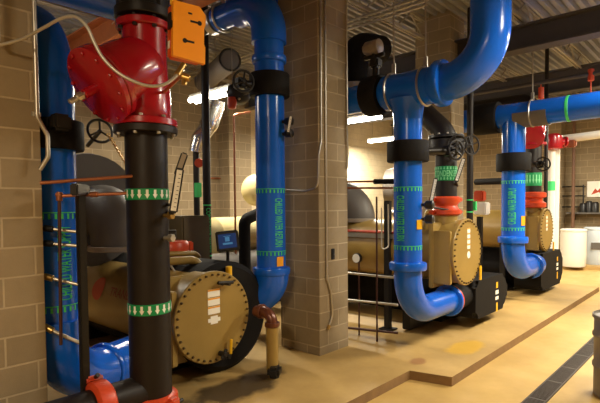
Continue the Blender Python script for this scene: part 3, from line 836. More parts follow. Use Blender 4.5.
# second bay condenser riser
bp2 = (6.24, 3.0)
B2 = thing('condenser_water_pipe', 'black pipe with green CONDENSER band above the second chiller', 'pipe', (6.24, 3.0, 1.75), 'black condenser water pipes')
obj('riser', MB().pipe([(6.24, 3.0, 1.9), (6.24, 3.0, 2.86), (6.24, 3.85, 3.70), (6.24, 5.0, 3.70)], .145, bend=.32, seg=32, n=8), 'black', B2)
bb = obj('name_band', MB().ring((6.24, 3.0, 2.31), (0, 0, 1), .13, .149, .20, 36), 'green', B2)
vs, fs, w = text_geo('CONDENSER', .085)
obj('pipe_lettering', wrap([(a*.36/w, b) for a, b in vs], fs, (6.24, 3.0, 2.31), .152, to_cam(bp2), lambda a, b: (a, b)), 'palegreen', bb)
obj('flow_arrows', flow_marks((6.24, 3.0, 2.38), .152, 22, .014, .04), 'palegreen', bb)
obj('flow_arrows', flow_marks((6.24, 3.0, 2.24), .152, 22, .014, .04), 'palegreen', bb)
t = thing('grooved_coupling', 'orange red double coupling on top of the second chiller', 'pipe coupling', (6.24, 3.0, 1.76), 'grooved pipe couplings')
obj('housing', MB().lathe((6.24, 3.0, 1.74), (0, 0, 1), [(0, .13), (0, .17), (.02, .195), (.07, .195), (.10, .165), (.13, .148), (.16, .165), (.19, .19), (.24, .19), (.26, .17), (.26, .13)], 36), 'redcoup', t)
for sx in (-1, 1):
    for z in (1.785, 1.955): obj('bolt_pad', MB().box((6.24+sx*.2, 3.0-sx*.1, z), (.09, .07, .06), bevel=.015), 'redcoup', t)
v = thing('wheel_valve', 'black valve with handwheels on the condenser pipe of the second chiller', 'valve', (6.24, 3.0, 2.7))
fl = obj('body', MB().ring((6.24, 3.0, 2.70), (0, 0, 1), .1, .25, .14, 36).ring((6.24, 3.0, 2.81), (0, 0, 1), .1, .24, .04, 36).ring((6.24, 3.0, 2.60), (0, 0, 1), .1, .24, .04, 36), 'iron', v)
bolts('flange_bolt', fl, (6.24, 3.0, 2.83), (0, 0, 1), .215, 12, .016, .02, 'steel')
for nm, c, wdr, wr in (('handwheel', V((6.04, 2.74, 2.68)), V((-.75, -.65, 0)), .11), ('handwheel', V((6.46, 2.74, 2.70)), V((-.45, -.9, 0)), .13)):
    wdr.normalize()
    hw = obj(nm, MB().torus(c, wdr, wr, .013, 26, 8).cyl(c, V((6.24, 3.0, 2.69))-(V((6.24, 3.0, 2.69))-c).normalized()*.2, .025, 12), 'iron', v)
    e1 = wdr.cross(Z0).normalized(); e2 = wdr.cross(e1)
    for k in range(4):
        a = PI/2*k+.4
        obj('spoke', MB().cyl(c, c+(e1*math.cos(a)+e2*math.sin(a))*wr, .011, 8), 'iron', hw)
for (u0, v0, u1, v1, lab, ex) in ((430, 207, 436, 178, 'slim thermometer left of the second chiller condenser pipe', (6.14, 2.86)), (456, 182, 464, 158, 'slim thermometer right of the second chiller condenser pipe', (6.3, 2.86))):
    T, _ = thermometer(lab, pd(u0, v0, 6.45), pd(u1, v1, 6.45), .055)
    obj('stem', MB().cyl(pd(u0, v0, 6.45), (ex[0], ex[1], pd(u0, v0, 6.45).z-.05), .014, 8), 'iron', T)
Tp, _ = thermometer('thermometer sticking up right of the pillar pipe valve', pd(288, 133, 5.45), pd(291, 116, 5.45), .04)
obj('stem', MB().cyl(pd(288, 133, 5.45), (4.06, 3.99, 2.73), .012, 8), 'iron', Tp)

# third bay riser with strainer
bp3 = (10.3, 3.1)
B3 = thing('condenser_water_pipe', 'distant black pipe with pale green band behind the far blue pipe', 'pipe', (10.3, 3.1, 1.8), 'black condenser water pipes')
obj('riser', MB().pipe([(10.3, 3.1, 1.9), (10.3, 3.1, 3.95), (10.3, 5.0, 3.95)], .16, bend=.25, seg=32), 'black', B3)
obj('name_band', MB().ring((10.3, 3.1, 2.37), (0, 0, 1), .15, .166, .26, 32), 'green', B3)
obj('flow_arrows', flow_marks((10.3, 3.1, 2.37), .170, 18, .02, .18), 'palegreen', B3)
t = thing('grooved_coupling', 'red double coupling under the far handwheel, on top of the third chiller', 'pipe coupling', (10.3, 3.1, 1.8), 'grooved pipe couplings')
obj('housing', MB().lathe((10.3, 3.1, 1.80), (0, 0, 1), [(0, .15), (0, .22), (.02, .25), (.1, .25), (.14, .18), (.19, .18), (.22, .25), (.3, .25), (.32, .2), (.32, .15)], 32), 'redcoup', t)
for sx in (-1, 1): obj('bolt_pad', MB().box((10.3+sx*.24, 3.1-sx*.12, 1.86), (.1, .08, .07), bevel=.015), 'redcoup', t)
s3 = thing('strainer', 'small distant red strainer under the far blue header', 'strainer', (10.3, 3.1, 3.0))
obj('body', MB().lathe((10.3, 3.1, 3.05), (0, 0, 1), [(0, .16), (0, .25), (.05, .25), (.07, .19), (.3, .23), (.5, .21), (.62, .19), (.64, .25), (.69, .25), (.69, .16)], 36), 'red', s3)
c = V((10.3, 3.1, 3.4)); obj('branch', MB().lathe(c, wdir, [(0, .2), (.3, .2), (.3, .27), (.37, .27), (.375, 0)], 32), 'red', s3)
t = thing('red_valve', 'small red valve body on the white far pipe', 'valve', pd(553, 141, 10.8))
obj('body', MB().lathe(pd(553, 150, 10.8), (0, 0, 1), [(0, .12), (.03, .18), (.12, .2), (.3, .19), (.36, .12)], 24), 'red', t)
obj('bonnet', MB().lathe(pd(553, 142, 10.8), R0, [(0, .08), (.25, .08), (.26, .12), (.29, .12)], 20), 'red', t)

# ---------------------------------------------------------------- black posts, conduits and small piping
t = thing('label_post', 'black vertical pipe post with green label left of the hanging screen', 'pipe', (4.05, 5.5, PZ))
q = pd(207, 200, 6.7)
obj('post', MB().cyl((q.x, q.y, PZ), (q.x, q.y, 5.1), .055, 20), 'black', t)
z0, z1 = pd(207, 253, 6.7).z, pd(207, 208, 6.7).z
vs, fs, w = text_geo('CONDENSER WATER', .07)
obj('pipe_lettering', wrap([(a*(z1-z0)/w, b) for a, b in vs], fs, (q.x, q.y, (z0+z1)/2), .058, to_cam(q)+.35, lambda a, b: (b, -a)), 'lgreen', t)
for zz in (z0-.04, z1+.04): obj('flow_band', MB().ring((q.x, q.y, zz), (0, 0, 1), .05, .057, .022), 'lgreen', t)
t = thing('label_post', 'black vertical pipe post between the two right chillers', 'pipe', (7.7, 3.28, PZ))
q = pd(470, 150, 7.95)
obj('post', MB().cyl((q.x, q.y, PZ), (q.x, q.y, 5.1), .052, 20), 'black', t)
for v_ in (200, 212): obj('flow_band', MB().ring((q.x, q.y, pd(470, v_, 7.95).z), (0, 0, 1), .05, .055, .02), 'lgreen', t)
obj('label_plate', MB().box((q.x+.06, q.y-.06, pd(470, 206, 7.95).z), (.05, .05, .15)), 'lgreen', t)
t = thing('label_post', 'thin black post near the far red strainer', 'pipe', pd(546, 270, 9.6))
q = pd(546, 160, 9.7); obj('post', MB().cyl((q.x, q.y, .9), (q.x, q.y, 5.1), .038, 16), 'black', t)
t = thing('steel_post', 'black square post standing left of the middle blue pipe', 'post', (5.6, 3.9, PZ))
q = pd(388, 330, 6.9)
obj('post', MB().box((q.x, q.y, (PZ+1.95)/2), (.085, .085, 1.95-PZ), bevel=.006), 'iron', t)
obj('foot_plate', MB().box((q.x, q.y, PZ+.012), (.2, .2, .024), bevel=.004), 'iron', t)
b = MB().pipe([(q.x-.05, q.y, 1.65), (q.x-.3, q.y+.5, 1.65), (q.x-.3, q.y+.5, .9)], .014, seg=8)
obj('clip_cable', MB().pipe([(q.x-.05, q.y-.04, 1.9), (q.x-.06, q.y-.05, 1.3), (q.x-.13, q.y+.02, 1.25), (q.x-.13, q.y+.02, 1.85)], .01, bend=.05, seg=8), 'cable', t)
t = thing('steel_post', 'black post with a short cross arm in front of the grey elbow', 'post', (1.7, 3.7, PZ))
q = pd(83, 300, 3.45)
obj('post', MB().box((q.x, q.y, (.1+1.98)/2), (.055, .055, 1.98-PZ), bevel=.005), 'iron', t)
obj('cross_arm', MB().box((q.x, q.y, 2.02), (.055, .24, .085), rot=Matrix.Rotation(-.75, 3, 'Z'), bevel=.01), 'iron', t)

# copper and small tubing, left bay
t = thing('copper_line', 'thin copper tube running level from the left wall end to the black pipe', 'pipe', pd(43, 182, 3.35), 'copper lines')
obj('tube', MB().pipe([pd(40, 183, 3.3), pd(134, 176, 3.55)], .013, seg=10), 'copper', t)
t = thing('copper_line', 'copper tube turning down in front of the dark blue pipe', 'pipe', pd(58, 345, 3.4), 'copper lines')
obj('tube', MB().cyl(pd(134, 193, 3.6), pd(59, 196, 3.45), .013, 10), 'copper', t)
obj('drop_tube', MB().cyl(pd(59.3, 198, 3.45), pd(61, 345, 3.45), .012, 10), 'dullcopper', t)
for q0, q1, rr in (((56.5, 194), (62, 196), .022), ((59.3, 192), (59.3, 201), .022), ((90, 194.6), (98, 194.4), .020)):
    obj('fitting', MB().cyl(pd(*q0, 3.45 if rr > .021 else 3.52), pd(*q1, 3.45 if rr > .021 else 3.52), rr, 12), 'copper', t)
for i, (va, vb, lab, m) in enumerate(((228, 232, 'upper silver rod crossing the dark blue pipe label', 'steel'), (243, 246, 'second silver rod crossing the dark blue pipe label', 'steel'),
                                   (276, 285, 'third silver rod crossing low on the dark blue pipe', 'steel'), (326, 343, 'lowest silver rod crossing above the blue elbow', 'steel'))):
    t = thing('support_rod', lab, 'rod', pd(44, va, 3.5), 'rods across the dark blue pipe')
    obj('rod', MB().cyl(pd(42, va, 3.5), pd(80, vb, 3.55), .013, 10), m, t)
    obj('clamp', MB().cyl(pd(44, va, 3.5), pd(53, va+(vb-va)*.3, 3.5), .024, 10), 'brass' if i > 1 else 'iron', t)
# copper lines in the middle bay
for i, (v0, v1, lab) in enumerate(((182, 181, 'upper copper tube between the block pillar and middle blue pipe'), (188, 188, 'lower copper tube between the block pillar and middle blue pipe'))):
    t = thing('copper_line', lab, 'pipe', pd(345, v0, 6.6), 'copper lines')
    obj('tube', MB().cyl(pd(330, v0, 6.75), pd(402, v1, 6.25), .014, 10), 'copper', t)
    if i == 0: obj('sleeve', MB().cyl(pd(374, v0-.4, 6.44), pd(394, v0-.6, 6.3), .035, 14), 'foam', t)
t = thing('pipe_stand', 'low thin pipe frame standing on the pad right of the block pillar', 'stand', (5.4, 4.3, PZ))
a, b_ = pd(377, 335, 6.3), pd(377, 200, 6.3)
obj('upright', MB().cyl((a.x, a.y, PZ), (a.x, a.y, 2.0), .012, 10), 'dullcopper', t)
obj('upright', MB().cyl(V((pd(359, 296, 6.6).x, pd(359, 296, 6.6).y, PZ)), pd(359, 262, 6.6), .012, 10), 'dullcopper', t)
for v0 in (275, 302, 330):
    obj('rail', MB().cyl(pd(340, v0-3, 6.75), pd(398, v0+3, 6.2), .017, 10), 'steel' if v0 < 320 else 'dullcopper', t)

# gauge cluster wheel and chain near red strainer
t = thing('chain_wheel', 'black spoked chain wheel beneath the red strainer cover', 'handwheel', pd(98, 128, 4.2))
c = pd(100, 131, 4.3); n = (facing(c)+V((0, 0, .25))+R0*.35).normalized()
obj('rim', MB().torus(c, n, .105, .012, 30, 8), 'iron', t)
e1 = n.cross(Z0).normalized(); e2 = n.cross(e1)
for k in range(3):
    a = 2*PI*k/3+.5; obj('spoke', MB().cyl(c, c+(e1*math.cos(a)+e2*math.sin(a))*.105, .009, 8), 'iron', t)
obj('shaft', MB().cyl(c, c-n*.42, .02, 10), 'iron', t)
t = thing('wheel_chain', 'steel chain slanting down from the chain wheel to the black pipe', 'chain', pd(128, 168, 4.25))
b = MB(); A_, B_ = pd(108, 134, 4.2), pd(130, 170, 4.25); nl = 18; dv = (B_-A_)/nl
for k in range(nl):
    cc = A_+dv*(k+.5); ax = (dv.cross(F0 if k % 2 else Z0+F0*.2)).normalized(); q = dv.normalized()
    pts = [cc+q*math.cos(2*PI*j/10)*dv.length*.72+ax.cross(q).normalized()*math.sin(2*PI*j/10)*.014 for j in range(10)]
    b.sweep(pts, .0045, 6, closed=True)
obj('links', b, 'brass', t)

# conduits
t = thing('conduit', 'steel conduit running up the edge of the left block wall', 'conduit', pd(42, 150, 3.2), 'electrical conduits')
obj('tube', MB().pipe([(1.225, 3.565, 5.1), (1.225, 3.565, 2.52), (1.285, 3.555, 2.40), (1.285, 3.555, 2.25), (1.24, 3.585, 2.16)], .015, bend=.06, seg=10), 'steel', t)
obj('strap', MB().box((1.225, 3.585, 2.54), (.06, .02, .03), bevel=.003), 'steel', t)
t = thing('conduit', 'short conduit end at the far left edge of the near block wall', 'conduit', (1.0, 3.56, 2.7), 'electrical conduits')
obj('tube', MB().cyl((1.0, 3.57, 2.98), (1.0, 3.57, 3.7), .018, 12), 'steel', t)
t = thing('flexible_conduit', 'grey flexible conduit looping from the left wall across the red strainer', 'conduit', pd(98, 50, 3.1))
path = [(0, 45, 3.14), (22, 39, 3.12), (45, 27, 3.05), (62, 18, 3.0), (76, 17, 2.98), (87, 27, 2.98), (94, 42, 2.99), (103, 58, 3.0), (117, 72, 3.01), (133, 81, 3.03), (150, 86, 3.06), (165, 84, 3.1), (177, 75, 3.14), (184, 64, 3.18)]
pts = [pd(u, v, d) for u, v, d in path]
def smooth_curve(pts, n=6):
    out = []
    for i in range(len(pts)-1):
        p0, p1, p2, p3 = pts[max(0, i-1)], pts[i], pts[i+1], pts[min(len(pts)-1, i+2)]
        for k in range(n):
            s = k/n
            out.append(.5*((2*p1)+(p2-p0)*s+(2*p0-5*p1+4*p2-p3)*s*s+(3*p1-p0-3*p2+p3)*s*s*s))
    out.append(pts[-1]); return out
obj('sheath', MB().sweep(smooth_curve(pts), .0105, 10), 'cable', t)
obj('connector', MB().cyl(pts[-1], pts[-2], .02, 10), 'brass', t)
t = thing('sensor_fitting', 'small brass sensor fitting where the flexible conduit ends', 'sensor', pd(183, 72, 3.3))
p = pd(181, 76, 3.18)
obj('body', MB().cyl(p, p+R0*.06+Z0*-.02, .022, 10).cyl(p+R0*.02, p+R0*.02+Z0*-.06, .018, 8).cyl(p, V((2.05, 3.42, p.z-.02)), .012, 8), 'brass', t)
t = thing('hanger_cable', 'thin slack wire rising past the blue main to the ceiling', 'cable', pd(118, 30, 3.9))
obj('wire', MB().sweep(smooth_curve([pd(112, 24, 4.1), pd(121, 14, 4.05), pd(127, 2, 4.0), pd(132, -20, 3.9)]), .005, 6), 'cable', t)
for k, (du, lab) in enumerate(((0, 'left of two conduits up the pillar face'), (6, 'right of two conduits up the pillar face'))):
    t = thing('conduit', lab, 'conduit', (4.35, 3.64, 1.2), 'electrical conduits')
    if k == 0:
        x = 4.345; pth = [(x, 3.645, 5.1), (x, 3.645, 2.66), (4.295, 3.64, 2.5), (4.295, 3.66, 2.10), (4.295, 3.85, 2.07), (4.30, 4.6, 2.12)]
        obj('tube', MB().pipe([V(p) for p in pth], .012, bend=.1, seg=10), 'steel', t)
    else:
        x = 4.43; obj('tube', MB().pipe([(x, 3.645, 5.1), (x, 3.645, 1.02), (x+.07, 3.64, .85), (x+.10, 3.64, .55), (x+.02, 3.64, .42)], .0125, bend=.15, seg=10), 'steel', t)
        obj('coupling', MB().cyl((x, 3.645, 1.0), (x, 3.645, 1.06), .02, 12), 'steel', t)
        obj('end_cap', MB().cyl((x+.04, 3.64, .445), (x+.01, 3.64, .40), .02, 10), 'brass', t)
t = thing('conduit', 'thin conduit crooked along the right corner of the block pillar', 'conduit', (4.86, 3.64, 1.8), 'electrical conduits')
obj('tube', MB().pipe([(4.845, 3.64, 5.1), (4.845, 3.64, 2.75), (4.86, 3.64, 2.55), (4.84, 3.64, 2.35)], .010, bend=.1, seg=8), 'cable', t)
t = thing('wall_switch', 'small black switch box on the right face of the block pillar', 'switch', (4.6, 3.65, 1.3))
c = py(333, 254, 3.652)
obj('plate', MB().box((c.x, 3.652, c.z), (.055, .016, .13), bevel=.004), 'rubber', t)
obj('toggle', MB().box((c.x, 3.640, c.z), (.018, .012, .03), bevel=.003), 'wood', t)
t = thing('copper_line', 'thin orange copper tube standing left of the pillar pipe', 'pipe', pd(235, 260, 7.4), 'copper lines')
q = pd(235, 200, 7.6)
obj('tube', MB().pipe([(q.x, q.y, PZ), (q.x, q.y, pd(235, 116, 7.6).z), pd(238, 114, 7.6), pd(250, 112, 7.9)], .017, bend=.05, seg=10), 'copper', t)
t = thing('copper_line', 'level thin orange tube along the back left wall', 'pipe', pd(212, 179, 9), 'copper lines')
obj('tube', MB().pipe([py(203, 178, 9.46), py(236, 178.5, 9.46)], .02, seg=8), 'copper', t)
t = thing('foil_duct', 'shiny foil wrapped flexible duct hanging behind the black post', 'duct', pd(198, 150, 7.6))
obj('sleeve', MB().sweep(smooth_curve([pd(216, 101, 7.8), pd(214, 110, 7.8), pd(208, 126, 7.7), pd(199, 140, 7.6), pd(196, 152, 7.6)]), [.15]*13+[.13]*6+[.11]*6, 20), 'foil', t)
obj('pipe_below', MB().cyl(pd(196, 150, 7.6), V((pd(196, 150, 7.6).x, pd(196, 150, 7.6).y, PZ)), .05, 14), 'iron', t)
obj('red_tag', MB().cyl(pd(199, 163, 7.45), pd(199, 163, 7.42), .07, 14), 'redcoup', t)
obj('green_tag', MB().box(pd(198, 190, 7.45), (.10, .05, .22)), 'lgreen', t)
t = thing('spiral_duct', 'dark round duct under the ceiling left of the pillar pipe', 'duct', pd(220, 62, 8.2))
e = pd(230, 60, 8.4); a = pd(203, 60, 9.9); a.z = e.z
obj('tube', MB().cyl(a, e, .19, 28), 'grey', t)
obj('strap', MB().cyl((a+e)/2+V((0, 0, .18)), V(((a.x+e.x)/2, (a.y+e.y)/2, 5.12)), .012, 8), 'rod', t)
obj('rim', MB().torus(e, e-a, .185, .02, 28, 8), 'iron', t)
t = thing('pump_motor', 'small black round motor left of the pillar pipe valve', 'motor', pd(236, 93, 6.6))
c = pd(238, 93, 6.6); f = (facing(c)-R0*.4).normalized()
mo = obj('casing', MB().lathe(c-f*.15, f, [(0, .10), (.05, .15), (.2, .15), (.26, .11), (.3, .05)], 24).cyl(c, pd(256, 88, 6.2), .05, 12), 'iron', t)
bolts('casing_bolt', mo, c+f*.1, f, .12, 6, .018, .02, 'steel')
obj('red_knob', MB().lathe(pd(232, 110, 6.5), Z0, [(0, 0), (.02, .05), (.1, .07), (.17, .05), (.18, 0)], 14), 'redcoup', t)

# chiller touchscreen
t = thing('control_screen', 'black framed touchscreen with blue display above the near chiller', 'screen', pd(228, 262, 5.5))
c = pd(227.5, 241, 5.5); n = (facing(c)+V((0, 0, .12))).normalized(); rgt = Z0.cross(n).normalized(); rgt = (rgt*math.cos(.1)+n.cross(rgt)*math.sin(.1)).normalized(); upv = n.cross(rgt).normalized()
rot = Matrix((rgt, upv, n)).transposed()
fr = obj('frame', MB().box(c, (.26, .235, .04), rot=rot, bevel=.012), 'rubber', t)
obj('display', MB().box(c+n*.0205, (.205, .165, .003), rot=rot), 'screen', fr)
b = MB()
for dx, dy, w, h in ((0, .02, .05, .05), (0, -.03, .11, .022), (0, .055, .08, .006)): b.box(c+n*.0224+rgt*dx+upv*dy, (w, h, .001), rot=rot)
obj('display_graphic', b, 'screenl', fr)
obj('arm', MB().pipe([c-n*.02, c-n*.12, c-n*.12+V((0, 0, -.42)), V((3.3, 5.0, 1.13))], .018, bend=.05, seg=10), 'iron', t)

# orange hanging box
t = thing('orange_box', 'orange plastic clip box tilted on a strap beside the red strainer', 'box', pd(186, 62, 3.25))
c = pd(188.5, 33, 3.28); yawv = (facing(c) + R0*.50).normalized(); rgt = Z0.cross(yawv).normalized()
tl = -.03
rg2 = (rgt*math.cos(tl)+Z0*math.sin(tl)).normalized(); up2 = (Z0*math.cos(tl)-rgt*math.sin(tl)).normalized()
rot = Matrix((rg2, up2, yawv)).transposed()
obj('back_shell', MB().box(c-yawv*.055, (.23, .36, .085), rot=rot, bevel=.014), 'dorange', t)
fr = obj('front_lid', MB().prism([(-.118, -.18), (.115, -.195), (.115, -.08), (.105, -.06), (.105, .05), (.115, .07), (.115, .14), (.07, .19), (-.118, .185)], c-yawv*.012, rg2, up2, yawv, .035), 'orange', t)
obj('latch', MB().box(c-rg2*.122-yawv*.03+up2*.06, (.014, .11, .05), rot=rot, bevel=.004).box(c-rg2*.126-yawv*.01+up2*.03, (.016, .05, .05), rot=rot, bevel=.004), 'rubber', t)
obj('side_label', MB().box(c-rg2*.117-yawv*.055-up2*.09, (.004, .05, .03), rot=rot), 'sticker', t)
for dx, dy in ((.04, .075), (-.005, -.065)):
    p = c+yawv*.0225+rg2*dx+up2*dy
    obj('lid_symbol', MB().lathe(p+rg2*(.03 if dx > .02 else -.03), yawv, [(0, .016), (.003, .016)], 16).box(p+yawv*.001, (.075, .014, .002), rot=rot), 'rubber', fr)
obj('lid_mark', MB().box(c+yawv*.0240+up2*.125, (.03, .012, .002), rot=rot), 'rubber', fr)
b = MB().box(c+yawv*.0232+up2*.005+rg2*.005, (.13, .055, .001), rot=rot).box(c+yawv*.0232+up2*.125, (.13, .05, .001), rot=rot)
obj('lid_panel', b, 'dorange' if False else 'orange', fr)
pt = c+up2*.18-rg2*.09-yawv*.05
obj('strap', MB().box(V((pt.x, pt.y, (pt.z+5.0)/2)), (.045, .012, 5.0-pt.z), rot=Matrix.Rotation(math.atan2(rg2.y, rg2.x), 3, 'Z')), 'yellow', t)

# ---------------------------------------------------------------- hangers
def hanger(label, c, r, axis='y', shield=False):
    c = V(c); t = thing('pipe_hanger', label, 'hanger', (c.x, c.y, c.z), 'pipe hangers')
    obj('rod', MB().cyl((c.x, c.y, c.z+r+.10), (c.x, c.y, 5.05), .010, 8), 'rod', t)
    b = MB().torus(c, (0, 1, 0) if axis == 'y' else (1, 0, 0), r+.012, .014, 32, 6)
    b.box((c.x, c.y, c.z+r+.07), (.03, .05, .13), bevel=.006)
    obj('clevis', b, 'steel', t)
    if shield:
        b = MB(); n = 16
        prof = [(r+.004)*1 for _ in range(n+1)]
        A_ = []
        for k in range(n+1):
            a = PI*1.0 + PI*.86*k/n
            A_.append((math.cos(a), math.sin(a)))
        pts2 = [((r+.006)*x, (r+.006)*z) for x, z in A_]+[((r+.014)*x, (r+.014)*z) for x, z in reversed(A_)]
        b.prism(pts2, (c.x, c.y-.26, c.z), (1, 0, 0), (0, 0, 1), (0, 1, 0), .52)
        obj('saddle_shield', b, 'grey', t)
    return t
hanger('rod hanger on the blue header just left of its flange', (5.09, 2.70, HZ), .205)
hanger('rod hanger on the blue header above the middle drop pipe', (5.09, 3.12, HZ), .21)
hanger('rod hanger with grey saddle on the far blue header', (8.59, 2.60, HZ3), .21, shield=True)
hanger('silver clamp hanger on the blue stub above the pillar pipe', (3.93, 4.92, 4.30), .16)
# valve actuator on header near pillar
t = thing('valve_actuator', 'pale motor actuator on top of the header valve by the pillar', 'actuator', (5.09, 3.6, HZ+.5))
obj('housing', MB().lathe((5.09, 3.30, HZ+.60), (0, 1, 0), [(0, .05), (.02, .09), (.2, .09), (.24, .06)], 20), 'greyl', t)
obj('lever', MB().box((5.09, 3.40, HZ+.49), (.05, .3, .05), bevel=.01).cyl((5.09, 3.40, HZ+.44), (5.09, 3.40, HZ+.56), .035, 12), 'iron', t)
# black overhead bend right of the pillar
t = thing('black_overhead_pipe', 'large black insulated pipe arching up beside the pillar near the ceiling', 'pipe', (5.6, 4.8, 3.2))
obj('bend', MB().pipe([pd(353, 104, 7.5), pd(353, 46, 7.5), pd(380, 50, 8.0)], .23, bend=.42, seg=32, n=14), 'foam', t)
obj('foil_cap', MB().ring(pd(354, 88, 7.4), (0, 0, 1), .1, .235, .10), 'greyl', t)
# black stub continuing the blue header left of the pillar pipe
t = thing('header_extension', 'dark pipe continuing the blue stub towards the back wall', 'pipe', (3.93, 7.0, 4.3))
obj('tube', MB().cyl((3.93, 5.03, 4.30), (3.93, 9.45, 4.30), .12, 28), 'iron', t)
obj('silver_sleeve', MB().ring((3.93, 5.10, 4.30), (0, 1, 0), .1, .165, .12), 'steel', t)
# sprinkler pipes with red fittings
sp = thing('sprinkler_pipe', 'dark sprinkler pipe with red drop fittings above the far blue header', 'pipe', (9.2, 3, 4.0))
obj('main', MB().cyl((9.6, -1.5, 4.12), (9.6, 9.2, 4.12), .04, 14), 'beam', sp)
for (u, v0) in ((541, 93), (591, 75)):
    q = px(u, v0, 9.6)
    obj('red_fitting', MB().cyl((9.6, q.y, q.z-.1), (9.6, q.y, q.z+.1), .05, 12).cyl((9.6, q.y, q.z-.32), (9.6, q.y, 4.12), .012, 8), 'redcoup', sp)
# overhead conduits bundle
for k in range(3):
    t = thing('ceiling_conduit', ('left', 'middle', 'right')[k]+' one of three ceiling conduits above the blue header', 'conduit', (6+k*.12, 5, 4.72), 'ceiling conduits')
    obj('tube', MB().pipe([(6.0+k*.14, 3.1+k*.1, 4.70), (6.0+k*.14, 9.4, 4.70)], .02, seg=8), 'rod', t)
# ---------------------------------------------------------------- drain elbow beside the near chiller
t = thing('drain_elbow', 'rusty brown drain elbow with tan leg beside the near end cover', 'pipe', pd(268, 350, 5.1))
a, m_, e = pd(256, 311, 5.2), pd(272, 312, 5.05), pd(274, 346, 5.0)
obj('elbow', MB().pipe([a, m_, m_+V((0, 0, -.17))], .058, bend=.11, seg=20).ring(m_+V((0, 0, -.13)), Z0, .03, .08, .05).ring(a+(m_-a)*.35, m_-a, .03, .078, .05), 'rust', t)
obj('leg', MB().cyl(m_+V((0, 0, -.15)), V((m_.x, m_.y, .13)), .065, 20), 'tan', t)
obj('valve_foot', MB().box(V((m_.x-.02, m_.y-.05, .17)), (.2, .13, .11), rot=Matrix.Rotation(.6, 3, 'Z'), bevel=.03).cyl(V((m_.x-.02, m_.y-.05, .1)), V((m_.x-.02, m_.y-.05, .16)), .05, 14), 'iron', t)

# ---------------------------------------------------------------- background machine in the left bay
t = thing('storage_tank', 'cream horizontal tank behind the hanging screen', 'tank', (5.4, 6.3, PZ))
obj('shell', MB().lathe((4.72, 6.3, 1.40), (1, 0, 0), [(-.05, 0), (-.04, .15), (0, .27), (.04, .31), (1.05, .31), (1.09, .27), (1.12, 0)], 36), 'cream', t)
for x in (4.95, 5.55): obj('leg', MB().box((x, 6.3, .62), (.12, .4, 1.04), bevel=.01), 'iron', t)
t = thing('storage_tank', 'grey horizontal tank below the cream one', 'tank', (5.3, 5.9, PZ))
obj('shell', MB().lathe((4.2, 6.0, .92), (1, 0, 0), [(-.03, 0), (-.02, .15), (.02, .24), (1.5, .24), (1.54, .15), (1.55, 0)], 32), 'grey', t)
for x in (4.5, 5.5): obj('leg', MB().box((x, 6.0, .4), (.1, .3, .6), bevel=.01), 'iron', t)
t = thing('storage_tank', 'cream domed drum end peeking out left of the pillar pipe', 'tank', pd(254, 190, 7.4))
c = pd(257, 190, 8.2); f = V((-.75, -.6, 0)).normalized()
obj('shell', MB().lathe(c, -f, [(-.10, 0), (-.09, .10), (-.05, .20), (0, .26), (.35, .26), (.37, .2)], 32), 'cream', t)
obj('rim', MB().torus(c-f*.02, f, .26, .018, 32, 8), 'cream', t)
obj('stand', MB().cyl(c-f*.3, V((c.x-f.x*.3, c.y-f.y*.3, PZ)), .04, 12), 'iron', t)
t = thing('tank_pipe', 'black bent pipe running in front of the cream tank', 'pipe', pd(245, 270, 6.9))
p = pd(245, 268, 6.95)
obj('tube', MB().pipe([V((p.x, p.y, PZ)), V((p.x, p.y, pd(245, 220, 6.95).z)), pd(262, 212, 7.3)], .085, bend=.12, seg=20), 'foam', t)

# ---------------------------------------------------------------- right far corner
def bin_(label, u, v0, m, w, h, x):
    p = pz(u, v0, .1)
    t = thing('storage_bin', label, 'bin', (p.x, p.y, .1), 'storage bins')
    obj('body', MB().lathe((p.x, p.y, .1), Z0, [(0, w*.92), (.03, w*.95), (h*.3, w), (h*.9, w), (h, w*.97), (h, w*.9), (h-.05, w*.9)], 28), m, t)
    obj('lid', MB().lathe((p.x, p.y, .1+h-.01), Z0, [(0, w*.98), (.01, w*1.03), (.05, w*1.03), (.07, w*.9)], 28), m, t)
    return t, p
tb, p = bin_('white round bin standing on the far curb by the pilaster', 573, 266, 'plastic', .33, 1.0, 0)
tb, p = bin_('pale blue bin with dark label at the right edge', 597, 264, 'bluebin', .34, 1.02, 0)
f = facing(p); obj('label_patch', MB().box(p+f*.345+V((0, 0, .55)), (.3, .02, .2), rot=Matrix.Rotation(math.atan2(f.y, f.x)+PI/2, 3, 'Z')), 'wood', tb)
t = thing('wall_shelf', 'dark wall shelf above the bins in the right corner', 'shelf', px(590, 214, 17.5))
p = px(592, 213, 17.45)
obj('board', MB().box((17.35, p.y, p.z), (.45, 1.3, .05)), 'wood', t)
for dy in (-.5, .5): obj('bracket', MB().box((17.4, p.y+dy, p.z-.12), (.35, .04, .2)), 'iron', t)
for i, (u, w, h, lab) in enumerate(((583, .2, .3, 'leftmost dark can on the far wall shelf'), (589, .2, .36, 'middle dark can on the far wall shelf'), (595, .22, .33, 'rightmost dark can on the far wall shelf'))):
    q = px(u, 208, 17.35)
    t = thing('can', lab, 'can', (17.35, q.y, p.z+.025), 'cans on the wall shelf')
    obj('body', MB().lathe((17.35, q.y, p.z+.025), Z0, [(0, w*.45), (.01, w*.5), (h*.85, w*.5), (h*.9, w*.45)], 16), 'rubber', t)
    obj('lid', MB().lathe((17.35, q.y, p.z+.025+h*.9), Z0, [(0, w*.4), (.02, w*.42), (h*.1, w*.2)], 16), 'iron', t)
t = thing('wall_poster', 'white poster with red print on the far right wall', 'poster', px(592, 186, 17.55))
p = px(597, 189, 17.57)
obj('sheet', MB().box((17.58, p.y, p.z), (.02, .55, .5)), 'sticker', t)
